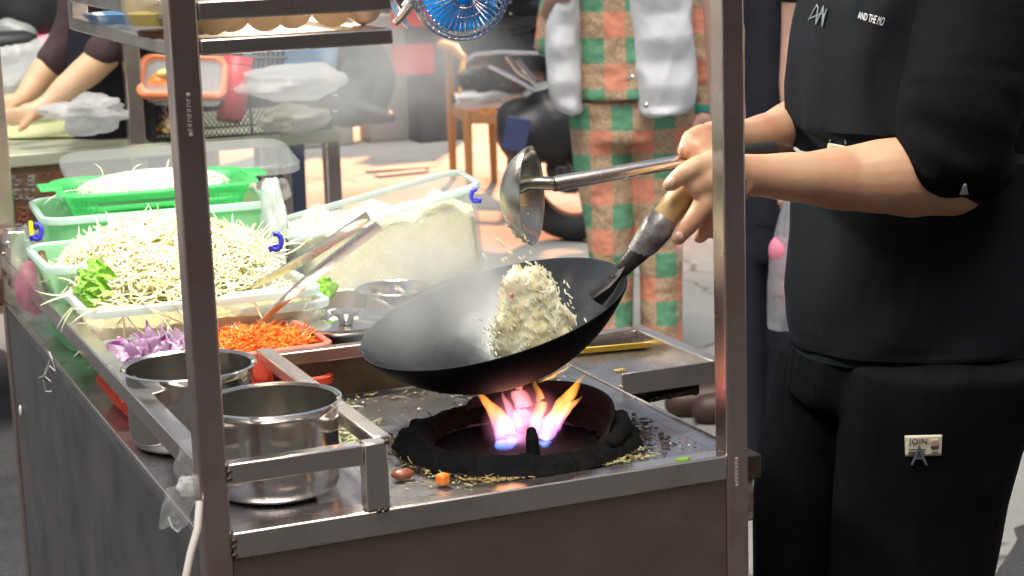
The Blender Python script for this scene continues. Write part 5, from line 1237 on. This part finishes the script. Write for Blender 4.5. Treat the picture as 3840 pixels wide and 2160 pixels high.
def glyphrow(name,x0,x1,y0,y1,n,m):
    b=B()
    for i in range(n):
        f=(x0+(x1-x0)*(i+.5)/n); w_=(x1-x0)/n*.8; c=aty(f,(y0+y1)/2,NY+.010); s=W(w_,5.4); h=W(y1-y0,5.4)
        b.box((c.x,NY+.0105,c.z+h*.32),(s,.002,h*.14)); b.box((c.x,NY+.0105,c.z),(s*.9,.002,h*.14)); b.box((c.x-s*.3,NY+.0105,c.z-.0),(s*.16,.002,h*.9)); b.box((c.x+s*.28,NY+.0105,c.z-h*.1),(s*.16,.002,h*.75)); b.box((c.x,NY+.0105,c.z-h*.35),(s,.002,h*.13))
    return obj(name,b,m,pn,smooth=False)
for y0,y1 in ((438,470),(472,505),(560,590)): glyphrow('worn_lettering',26,92,y0,y1,2,'whitefade')
for y0,y1 in ((432,462),(466,500)): glyphrow('worn_lettering',98,200,y0,y1,3,'redtext')
glyphrow('worn_lettering',40,80,515,560,1,'redtext')
# cloth and dough sheet on the table
def sheet(name,label,cat,pts,z,m,th=.006,jit=.006,nn=24):
    A_,B_,C_,D_=[Vector((p.x,p.y,z)) for p in pts]; b=B()
    for j in range(nn+1):
        for i in range(nn+1):
            p=A_.lerp(B_,i/nn).lerp(D_.lerp(C_,i/nn),j/nn); e=1 if 0<i<nn and 0<j<nn else .5
            h=abs(noise.noise(p*14))*jit*2+abs(noise.noise(p*40))*jit*.7; b.v.append(p+Vector((noise.noise(p*6)*.02,noise.noise(p*6+up)*.02,h*e)))
    b.f=[(j*(nn+1)+i,j*(nn+1)+i+1,(j+1)*(nn+1)+i+1,(j+1)*(nn+1)+i) for j in range(nn) for i in range(nn)]
    return tag(obj(name,b,m,solid=th),label,cat)
sheet('table_cloth','yellow-green cloth spread on the next stall table under the hands','cloth',[atz(20,345,.81),atz(335,338,.81),atz(290,262,.81),atz(5,262,.81)],.808,'clothg')
crumple('plastic_bag','white crumpled plastic bag at the right of the worker\'s hands','plastic bag',J(225,288,5.45),(.10,.07,.045),'bagw',31,k=.6)
crumple('plastic_bag','large white plastic bag heap behind the worker\'s arms','plastic bag',J(70,205,6.15),(.22,.12,.12),'bagw',33,k=.45)
b=B(); b.box(J(15,115,6.6),(.20,.2,.09)); tag(obj('dark_tub',b,'black',bevel=.03),'dark tub at the upper left behind the plastic bags','tub')
b=B(); b.span((TX0+.02,NY+.05,.8005),(TX0+.30,NY+.30,.86)); 
# mesh basket
bk=thing('mesh_basket','black wire mesh basket on the next stall table','basket',(0,0,0))
BX0=aty(390,358,NY+.02).x; BX1=aty(846,335,NY+.02).x; by0=NY+.022; by1=NY+.26; bz0=.803; bz1=bz0+.112
bk.location=((BX0+BX1)/2,by0,bz0)
def frame(pts,r=.004):
    b=B(); 
    for i in range(len(pts)): b.tube([pts[i],pts[(i+1)%len(pts)]],r,6)
    return b
tp=[Vector((BX0,by0,bz1)),Vector((BX1,by0,bz1)),Vector((BX1,by1,bz1)),Vector((BX0,by1,bz1))]
b=frame(tp); b2=frame([v-Vector((0,0,bz1-bz0)) for v in tp]); b.add(b2.v,b2.f)
for v in tp: b.tube([v,v-Vector((0,0,bz1-bz0))],.006,6)
xm=aty(632,300,by0).x; b.tube([(xm,by0,bz0),(xm,by0,bz1)],.004,6)
obj('frame',b,'black',bk)
def meshpanel(o_,e,L,H,name='mesh_panel'):
    b=B(); s=.0135; n=int((L+H*.65)/s)
    for sg in(1,-1):
        for i in range(n+1):
            # diagonal wires clipped to the panel
            u0=i*s-(H*.65 if sg==1 else 0); pts=[]
            for k in range(9):
                z=H*k/8; u=u0+sg*(.65*z)
                if 0<=u<=L: pts.append(o_+e*u+Vector((0,0,z)))
            if len(pts)>1: b.tube([pts[0],pts[-1]],.0013,4)
    return obj(name,b,'black',bk,smooth=False)
ex=Vector((1,0,0)); ey=Vector((0,1,0))
meshpanel(Vector((BX0,by0,bz0)),ex,BX1-BX0,bz1-bz0); meshpanel(Vector((BX0,by1,bz0)),ex,BX1-BX0,bz1-bz0)
b=B(); b.span((BX0-.002,by0,bz0),(BX0+.002,by1,bz1)); obj('end_panel',b,'black',bk)
b=B(); b.span((BX1-.045,by0-.003,bz0),(BX1+.003,by0+.001,bz1)); b.span((BX1-.002,by0,bz0),(BX1+.002,by1,bz1)); obj('end_panel',b,'black',bk)
for y in (247,287,327):
    p=aty(843,y-8,by0-.005); b=B(); b.box(p,(.014,.002,.005),None); obj('slot',b,'labelw',bk)
b=B(); p0=Vector((BX0,by1,bz1)); b.tube([Vector((BX0,by1,bz1)),Vector((BX0,by1,bz1+.085)),Vector((BX0+.02,by1,bz1+.10)),Vector((BX0+.16,by1,bz1+.11))],.005,6); obj('handle',b,'black',bk)
# lunch box, cup, film, yellow things inside
lb=thing('lunch_box','clear food box with an orange sealed lid tilted in the basket','food box',J(465,220,5.55))
u_=(RH*.97-up*.06).normalized(); v_=(up*.62+FH*.72).normalized(); nn2=u_.cross(v_); c=J(462,198,5.56)
LMx=Matrix(((u_.x,v_.x,nn2.x,c.x),(u_.y,v_.y,nn2.y,c.y),(u_.z,v_.z,nn2.z,c.z),(0,0,0,1)))
w_=W(110,5.56)*2; h_=.165
b=B(); b.rings([[LMx@Vector((x,y,z)) for x,y in rr(w_-2*o,h_-2*o,.03)] for o,z in ((0,0),(0,.012),(.006,.018),(.016,.018),(.02,.010),(.016,.0))],cap=False,loop=True); obj('lid_seal',b,'orange_pl',lb)
b=B(); b.rings([[LMx@Vector((x,y,z)) for x,y in rr(w_-.03,h_-.03,.02)] for z in (.004,.012)]); b.rings([[LMx@Vector((x,y,z)) for x,y in rr(w_-.02-o,h_-.02-o,.02)] for o,z in ((0,0),(.03,-.05))]); obj('box_body',b,'clear_white',lb)
b=B(); b.ell(LMx@Vector((-w_*.22,-.01,-.01)),(.05,.03,.03)); obj('orange_food',b,'carrot',lb); b=B(); b.ell(LMx@Vector((-w_*.20,.0,.019)),(.026,.020,.014)); obj('yolk',b,mat('yolk_yellow',(.85,.70,.25),.4),lb)
cp=thing('red_cup','tall red plastic cup standing in the mesh basket','cup',J(598,300,5.6)); cA=J(588,298,5.6); cB=J(600,142,5.62)
b=B(); b.tube([cA,cA.lerp(cB,.35),cB],[.026,.034,.041],24,False); obj('body',b,'redcup',cp,solid=.003); b=B(); b.tube([cB-(cB-cA)*.14,cB-(cB-cA)*.13,cB-(cB-cA)*.11],[.0405,.0418,.0405],24); obj('ring',b,'black',cp)
crumple('plastic_bag','milky plastic bag of food bulging over the basket rim','plastic bag',J(735,207,5.62),(.15,.10,.055),'bagw',41,k=.28)
crumple('yellow_packets','yellow and orange packets in the left of the mesh basket','packets',J(445,315,5.6),(.06,.08,.03),mat('amber_packet',(.70,.38,.05),.4,0,(.5,.5,.4),20),43,k=.4)
crumple('pale_packets','pale packets in the right of the mesh basket','packets',J(740,300,5.62),(.10,.07,.04),mat('pale_packet',(.50,.48,.34),.5,0,(.30,.30,.24),20),44,k=.4)
crumple('red_packet','crumpled red packet in the middle of the mesh basket','packet',J(583,285,5.66),(.04,.03,.028),'redcup',45,k=.4)
b=B(); 
for k in range(7): b.tube([J(640+k*12,132,6.3),J(638+k*12,172,6.2)],.006,5)
b.tube([J(632,146,6.25),J(722,146,6.25)],.006,5); tag(obj('wire_rack',b,'black'),'black wire rack behind the red cup','rack')
# ================================================================== SHELF CONTENTS
et=thing('egg_tray','amber clear plastic tray of eggs on the hanging shelf','egg tray',(.1,.1,ZL1))
mm=Matrix.Translation((.095,.115,ZL0+.011)); b=B(); tub(b,.17,.13,.185,.145,.060,.012,.001,mm,'body'); obj('body',b,'amber',et)
b=B(); tub(b,.17,.13,.185,.145,.060,.012,.001,mm,'rim'); obj('rim',b,'amber',et)
ex_=[532,592,660,735,828,915]
pe=None
for i,x in enumerate(ex_):
    p=aty(x,30,.085); c=(min(max(p.x,.03),.165),.075+.012*(i%2),ZL0+.045)
    if pe is None:
        b=B(); rs=[]
        for j in range(1,16):
            a=math.pi*j/16-math.pi/2; z=.027*math.sin(a); r=.0215*math.cos(a)*(1-.12*math.sin(a)); rs.append([Vector(c)+Vector((r*math.cos(q),r*math.sin(q),z)) for q in [2*math.pi*k/24 for k in range(24)]])
        b.rings(rs); pe=obj('egg',b,'egg',org=c)
        e=pe
    else:
        e=pe.copy(); COL.objects.link(e)
    px_=aty(x,30,.08).x; e.location=(px_,c[1]+.0,ZL0+.042)
    if i: e.rotation_euler=(.5*(i%2),.3,i)
    tag(e,['brown egg at the left end of the shelf tray, half behind the post','second egg from the left in the shelf tray','third egg from the left in the shelf tray','middle right egg in the shelf tray','second egg from the right end of the shelf tray','darkest egg at the right end of the shelf tray'][i],'egg','eggs in the shelf tray')
sj=thing('sauce_tub','cloudy plastic tub with yellow sauce on the shelf behind the corner post','tub',aty(430,78,.10))
p=aty(432,40,.10); z0_=aty(432,78,.07).z
b=B(); b.lathe([(0,0),(.038,.0),(.047,.006),(.051,.02),(.052,.12),(.049,.12),(.047,.02),(.0,.005)],40,Matrix.Translation((p.x,.10,z0_))); obj('body',b,'amber',sj)
b=B(); b.lathe([(0,.006),(.042,.006),(.046,.018),(.0,.022)],32,Matrix.Translation((p.x,.10,z0_))); obj('sauce',b,'yellow',sj)
b=B(); b.lathe([(0,-.006),(.036,-.006),(.037,-.0005),(.0,-.0005)],32,Matrix.Translation((p.x,.10,z0_))); obj('base',b,'brownlid',sj)
b=B(); b.box(aty(520,20,.12),(.03,.05,.05)); tag(obj('sauce_bag',b,'amber',bevel=.01),'amber plastic pouch right of the corner post on the shelf','pouch')
bt2=thing('blue_dish','shallow blue glass dish on the left part of the shelf','dish',I(290,60,2.45)); b=B(); b.lathe([(0,0),(.045,0),(.06,.014),(.058,.014),(.044,.002),(0,.002)],36,Matrix.Translation((.02,.42,ZL0+.012))); obj('dish',b,mat('blue_glass',(.10,.22,.40),.1,alpha=.7,trans=.2),bt2)
# ---- clip fan
fn=thing('clip_fan','small wire-caged fan with blue blades clipped to the shelf end','fan',I(1155,0,2.2))
fc=I(1158,-22,2.18); fnrm=(-ray(1158,-22).normalized()*.93+CU*-.10+CR*.20).normalized(); fx=CR-fnrm*CR.dot(fnrm); fx.normalize(); fy=fnrm.cross(fx)
FM=Matrix(((fx.x,fy.x,fnrm.x,fc.x),(fx.y,fy.y,fnrm.y,fc.y),(fx.z,fy.z,fnrm.z,fc.z),(0,0,0,1))); FR=W(122,2.18)
b=B()
def ring_(r,z,rad): return [FM@Vector((r*math.cos(q),r*math.sin(q),z)) for q in [2*math.pi*k/64 for k in range(65)]]
for r,z in ((FR,.0),(FR*.985,.012),(FR*.985,-.012),(FR*.9,.018),(FR*.5,.024),(FR*.30,.025),(FR*.88,-.022)): b.tube(ring_(r,z,0),.0009,5)
for k in range(44):
    q=2*math.pi*k/44; q2=q+.13
    b.tube([FM@Vector((math.cos(q)*r,math.sin(q)*r,z)) for r,z in ((FR*.22,.025),(FR*.5,.024),(FR*.80,.021),(FR*.93,.015),(FR*1.0,.002))]+[FM@Vector((math.cos(q2)*FR*.97,math.sin(q2)*FR*.97,-.014)),FM@Vector((math.cos(q2+.1)*FR*.85,math.sin(q2+.1)*FR*.85,-.024))],.0008,4)
obj('cage',b,'chrome',fn)
b=B()
for k in range(4):
    a0=k*math.pi/2+.3; rs=[]
    for j in range(9):
        r=FR*(.15+.68*j/8); w2=.62+.12*math.sin(math.pi*j/8); rs.append([FM@Vector((r*math.cos(a0+w2*f*1.25),r*math.sin(a0+w2*f*1.25),.004+.010*f)) for f in (-1,-.6,-.2,.2,.6,1)])
    b.rings(rs,close=False,cap=False)
obj('blades',b,'fanblue',fn,solid=.001)
b=B(); b.lathe([(0,.012),(.010,.011),(.013,.0),(.013,-.05),(.0,-.052)],24,FM); obj('hub',b,'fanblue',fn)
b=B(); cl0=I(1020,20,2.25); b.tube([FM@Vector((0,0,-.045)),I(1060,-30,2.25),cl0],.006,8); obj('stalk',b,'steel',fn)
b=B(); b.tube([I(985,5,2.24),I(1010,45,2.24),I(1030,72,2.24)],[.010,.008,.003],8,True,.5); b.tube([I(1035,10,2.235),I(1005,48,2.235),I(992,60,2.235)],[.006,.005,.004],8); obj('clamp',b,'steel',fn)
# ================================================================== SCOOTER
SD=8.3
sc=thing('scooter','black electric scooter with chrome rear rack behind the woman','scooter',atz(1425,540,0))
b=B(); whc=J(1437,425,SD); wr_=whc.z-.0
wn=(-ray(1437,425).normalized()*.80-RH*.45); wn.z=0; wn.normalize(); a1=up.cross(wn).normalized()
SM=Matrix(((a1.x,0,wn.x,whc.x),(a1.y,0,wn.y,whc.y),(0,1,0,whc.z),(0,0,0,1)))
def tor(Rr,r,n=48,m=14,M4=SM,sq=1):
    rs=[]
    for i in range(n):
        a=2*math.pi*i/n; rs.append([M4@Vector(((Rr+r*math.cos(q))*math.cos(a),(Rr+r*math.cos(q))*math.sin(a),r*sq*math.sin(q))) for q in [2*math.pi*k/m for k in range(m)]])
    return rs
b.rings(tor(wr_-.06,.06,sq=1.1),cap=False,loop=True); obj('tyre',b,'rubber',sc)
b=B(); b.lathe([(0,.055),(.05,.055),(.07,.045),(.10,.042),(.105,.0),(.10,-.03),(0,-.03)],40,SM); obj('wheel_hub',b,'black',sc)
eb=B(); e0=SM@Vector((0,.02,.058))
rs=tor(.036,.004,32,8,SM@Matrix.Translation((0,0.0,.057))); eb.rings(rs,cap=False,loop=True); eb.box(SM@Vector((0,.016,.058)),(.045,.006,.008),rotz(-25).to_3x3()); eb.box(SM@Vector((0,-.006,.058)),(.008,.006,.04),rotz(-25).to_3x3())
for s in(-1,1): eb.tube([SM@Vector((s*.018,.012,.058)),SM@Vector((s*.018,-.008,.058)),SM@Vector((s*.006,-.018,.058))],.003,5)
obj('hub_emblem',eb,mat('worn_grey_emblem',(.22,.22,.23),.5),sc)
b=B(); b.limb([(J(1320,340,SD-.05),.12),(J(1380,318,SD),.17),(J(1470,330,SD+.1),.16)],20,4); b.limb([(J(1318,400,SD),.07),(J(1310,340,SD),.11)],16,3); b.limb([(J(1300,300,SD),.09),(J(1400,290,SD+.1),.12)],16,3); fuse('rear_fender',b,'black',sc,.012,4)
b=B(); b.limb([(J(1370,268,SD+.05),.11),(J(1460,270,SD+.2),.16),(J(1560,300,SD+.5),.15)],20,4); b.limb([(J(1460,180,SD+.3),.10),(J(1480,270,SD+.3),.13)],16,3); fuse('body_shell',b,'greybody',sc,.012,4)
b=B(); b.limb([(J(1210,95,SD),.10),(J(1280,95,SD+.1),.16),(J(1370,110,SD+.3),.16),(J(1470,110,SD+.6),.15)],20,4); fuse('seat',b,'black',sc,.012,4,.004,6)
b=B(); b.ell(J(1285,32,SD+.1),(.23,.19,.15),rotz(-20).to_3x3()); b.ell(J(1290,-20,SD+.1),(.20,.18,.14)); fuse('top_case',b,'gloss',sc,.012,6)
b=B()
for pts in ([(1172,152),(1195,136),(1260,130),(1380,134)],[(1345,112),(1385,134)],[(1230,165),(1290,195),(1345,228)],[(1300,150),(1345,205)],[(1275,140),(1300,175),(1350,215)]): b.tube([J(x,y,SD-.12) for x,y in pts],.010,8)
obj('rear_rack',b,'chrome',sc)
b=B(); b.box(J(1299,338,SD-.22),(.10,.02,.14),Matrix.Rotation(.25,3,'Y')@Matrix.Rotation(-.4,3,'Z')); obj('number_plate',b,mat('blue_plate',(.035,.05,.13),.5),sc,bevel=.004)
b=B(); b.limb([(J(1360,330,SD),.05),(J(1400,190,SD+.1),.05),(J(1405,130,SD+.1),.05)],12,3); b.limb([(J(1300,300,SD),.04),(J(1400,290,SD),.05)],12,3); fuse('frame',b,'black',sc,.012,2)
# ---- chair
chd=thing('wooden_chair','low wooden armchair with a dark green seat in front of the scooter','chair',(0,0,0))
f1=atz(1182,478,0); f0=atz(1141,452,0); f2=atz(1289,482,0); f3=f0+(f2-f1); cz=(f1+f2+f0+f3)/4; chd.location=(cz.x,cz.y,0)
dch=(f1-CAM).dot(CF); zr=aty(1175,150,f1.y).z; zs=aty(1200,275,f1.y).z
for p,zt in ((f1,zr),(f0,zr+.02),(f2,zr-.02),(f3,zr)):
    b=B(); b.tube([p,p+up*zs*.8,Vector((p.x,p.y,zt))],[.018,.024,.020],10); obj('leg',b,'wood',chd)
b=B(); P=[Vector((f0.x,f0.y,zr+.03))-RH*.0,Vector((f1.x,f1.y,zr+.02)),(f1+f2)/2+up*(zr-.02)-FH*.05,Vector((f2.x,f2.y,zr-.0))]; b.tube([f0+up*(zr+.05)-RH*.03,f1.lerp(f0,.5)+up*(zr+.04),f1+up*(zr+.01),(f1+f2)/2+up*(zr-.04)-FH*.05,f2+up*zr],[.035,.035,.032,.03,.032],12,True,.7); obj('arm_rail',b,'wood',chd)
b=B(); cs=[f1+up*zs,f2+up*zs,f3+up*zs,f0+up*zs]; b.rings([cs,[p+up*.05 for p in cs]]); obj('seat',b,'dkgreen',chd,bevel=.012)
b=B(); b.rings([[p-up*.07 for p in cs],[p-up*.002 for p in cs]]); obj('seat_frame',b,'wood',chd,bevel=.006)
crumple('shopping_bag','orange and red printed bag lying on the chair seat','shopping bag',J(1212,205,8.9),(.11,.08,.15),'flower',51,k=.2)
crumple('floral_cloth','black cloth with white dots piled on the chair','cloth',J(1270,188,8.85),(.20,.12,.11),'dots',52,k=.3)
crumple('white_cloth','white cloth hanging over the chair seat edge','cloth',J(1255,240,8.85),(.20,.10,.06),'vest',53,k=.4)
# ================================================================== FAR CLUTTER
bm_=thing('parked_motorbike','dark motorbike parked at the far left with a red light','motorbike',atz(120,330,0))
b=B(); MD=8.6; b.limb([(J(60,20,MD),.30),(J(170,40,MD),.34),(J(260,-10,MD),.30)],20,4); b.limb([(J(0,60,MD),.12),(J(60,90,MD),.14),(J(130,120,MD),.16)],18,4); b.limb([(J(150,130,MD),.20),(J(250,150,MD+.2),.22)],18,4); fuse('body',b,'black',bm_,.02,4,.02,4)
b=B(); b.box(J(112,95,MD-.35),(.10,.03,.02)); b.box(J(130,102,MD-.35),(.06,.03,.025)); obj('tail_light',b,mat('pinkred_light',(.6,.02,.10),.3,emit=((1,.05,.2),1.2)),bm_)
b=B(); b.rings(tor(.22,.06,M4=Matrix.Translation(J(60,210,MD))@rotz(-20)@Matrix.Rotation(R(80),4,'Y')),cap=False,loop=True); b.rings(tor(.22,.06,M4=Matrix.Translation(J(330,200,MD))@rotz(-20)@Matrix.Rotation(R(80),4,'Y')),cap=False,loop=True); obj('wheel',b,'rubber',bm_)
b=B(); b.limb([(J(20,75,MD-.4),.05),(J(60,95,MD-.4),.06)],14,3); obj('mirror',b,'greybody',bm_)
w2=thing('handcart','grey handcart with a thick black tyre beyond the next stall','handcart',atz(890,300,0)); WDD=9.6
b=B(); b.rings(tor(.17,.065,M4=Matrix.Translation(J(880,200,WDD))@rotz(-22+25)@Matrix.Rotation(R(90),4,'X')),cap=False,loop=True); obj('tyre',b,'rubber',w2)
b=B(); b.ell(J(885,205,WDD),(.12,.08,.14)); obj('hub',b,'black',w2)
b=B(); b.limb([(J(870,262,WDD),.05),(J(930,285,WDD),.05),(J(985,296,WDD-.1),.03)],14,3); b.limb([(J(870,150,WDD+.2),.05),(J(930,160,WDD+.2),.04)],14,3); fuse('frame',b,'black',w2,.02,3,.02,4)
gp=thing('low_platform','long low grey wooden platform along the shop front','platform',J(1080,260,11)); 
A1=atz(960,292,.0); A2=atz(1500,275,.0); 
def slab(y0,y1,z0_,z1_,m,nm):
    b=B(); b.span((A1.x-.6,A1.y+y0,z0_),(A1.x+5.5,A1.y+y1,z1_)); obj(nm,b,m,gp,bevel=.01)
slab(0,.9,.0,.24,'darkwall','base'); slab(-.05,.95,.2405,.30,'step','deck'); slab(.9,1.6,.31,.50,mat('platform_side',(.12,.115,.10),.7),'upper_step'); slab(.85,1.7,.501,.55,'step','upper_deck')
for i,(x,y,h,m,nm,lb_) in enumerate(((1042,175,.9,'navy','advert_stand','navy and red advertising stand beyond the fan'),(985,200,.8,'step','pale_pillar','pale grey pillar beyond the shelf end'),(1110,150,1.0,'darkwall','grey_cabinet','dark grey cabinet beyond the fan'),(815,110,1.1,'step','pink_post','pale pinkish post beyond the next stall'))):
    p=J(x,y,12.2-i*.1); b=B(); b.span((p.x-.16,p.y,.0),(p.x+.16,p.y+.2,p.z+h*.5)); tag(obj(nm,b,m,bevel=.01),lb_,nm.split('_')[-1])
b=B(); p=J(1040,150,11.9); b.box(p,(.26,.02,.18)); b.box(p+up*.25,(.26,.02,.10)); tag(obj('red_poster',b,'red'),'faded red poster on the navy stand','poster')
# litter on the warm ground
b=B(); p=atz(1000,425,.01); b.box(p,(.35,.05,.01),rotz(-8).to_3x3()); p=atz(1010,435,.01); b.box(p,(.30,.08,.008),rotz(6).to_3x3()); tag(obj('litter',b,'greybody'),'grey strip of litter on the ground beyond the rice box','litter')
# warm restaurant lamp lighting the far paving
wl=thing('street_lamp','warm flood lamp on a tall pole lighting the lane','street lamp',(5.9,12.4,0))
b=B(); b.tube([(5.9,12.4,.1),(5.9,12.4,4.6)],.045,12); obj('pole',b,'black',wl); b=B(); b.box((5.7,12.2,4.6),(.35,.3,.12)); obj('lamp_head',b,'black',wl,bevel=.01)
tgt=atz(1020,400,0); lp_=Vector((5.6,12.1,4.5))
s_=bpy.data.lights.new('flood_light','SPOT'); s_.energy=5200; s_.color=(1,.40,.19); s_.spot_size=R(42); s_.spot_blend=.5; s_.shadow_soft_size=.15
so_=bpy.data.objects.new('flood_light',s_); COL.objects.link(so_); so_.location=lp_-Vector(wl.location); so_.parent=wl; so_.rotation_euler=(tgt-lp_).to_track_quat('-Z','Y').to_euler()

# ================================================================== STEAM
m,t,out=newmat('steam'); c=t.nodes.new('ShaderNodeTexCoord'); l=t.nodes.new('ShaderNodeVectorMath'); l.operation='LENGTH'
SR=(.34,.30,.15); g=t.nodes.new('ShaderNodeMapping'); g.inputs['Scale'].default_value=[1/x for x in SR]; t.links.new(c.outputs['Object'],g.inputs[0]); t.links.new(g.outputs[0],l.inputs[0])
f=t.nodes.new('ShaderNodeMapRange'); f.interpolation_type='SMOOTHSTEP'; f.inputs[1].default_value=1; f.inputs[2].default_value=.1; f.inputs[3].default_value=0; f.inputs[4].default_value=1; t.links.new(l.outputs['Value'],f.inputs[0])
n=nz(t,coords(t),5,3); r=ramp(t,n.outputs[0],[(.42,(0,0,0)),(.62,(1,1,1))]); k=t.nodes.new('ShaderNodeMath'); k.operation='MULTIPLY'; t.links.new(f.outputs[0],k.inputs[0]); t.links.new(r.outputs[0],k.inputs[1])
k2=t.nodes.new('ShaderNodeMath'); k2.operation='MULTIPLY'; k2.inputs[1].default_value=4.5; t.links.new(k.outputs[0],k2.inputs[0])
pv=t.nodes.new('ShaderNodeVolumeScatter'); pv.inputs['Color'].default_value=(.95,.95,.97,1); t.links.new(k2.outputs[0],pv.inputs['Density']); t.links.new(pv.outputs[0],out.inputs['Volume'])
st2=None
b=B(); sc2=I(1080,800,2.36)+Vector((0,0,.03)); m2=m.copy(); m2.name='wok_steam'
for nd_ in m2.node_tree.nodes:
    if nd_.type=='MAPPING' and abs(nd_.inputs['Scale'].default_value[0]-1/SR[0])<1e-3: nd_.inputs['Scale'].default_value=(1/.14,1/.14,1/.10)
    if nd_.type=='MATH' and abs(nd_.inputs[1].default_value-4.5)<1e-4: nd_.inputs[1].default_value=26
    if nd_.type=='TEX_NOISE': nd_.inputs['Scale'].default_value=11
b.ell(sc2,(.14,.14,.10)); tag(obj('steam',b,m2,org=sc2),'small puff of steam over the left half of the wok','steam',kind='stuff')
b=B(); sc_=I(900,190,3.2); b.ell(sc_,SR); so2=obj('steam',b,m,org=sc_); tag(so2,'thin white steam drifting from the wok past the shelf end','steam',kind='stuff')
S.cycles.volume_step_rate=2; S.cycles.volume_max_steps=64
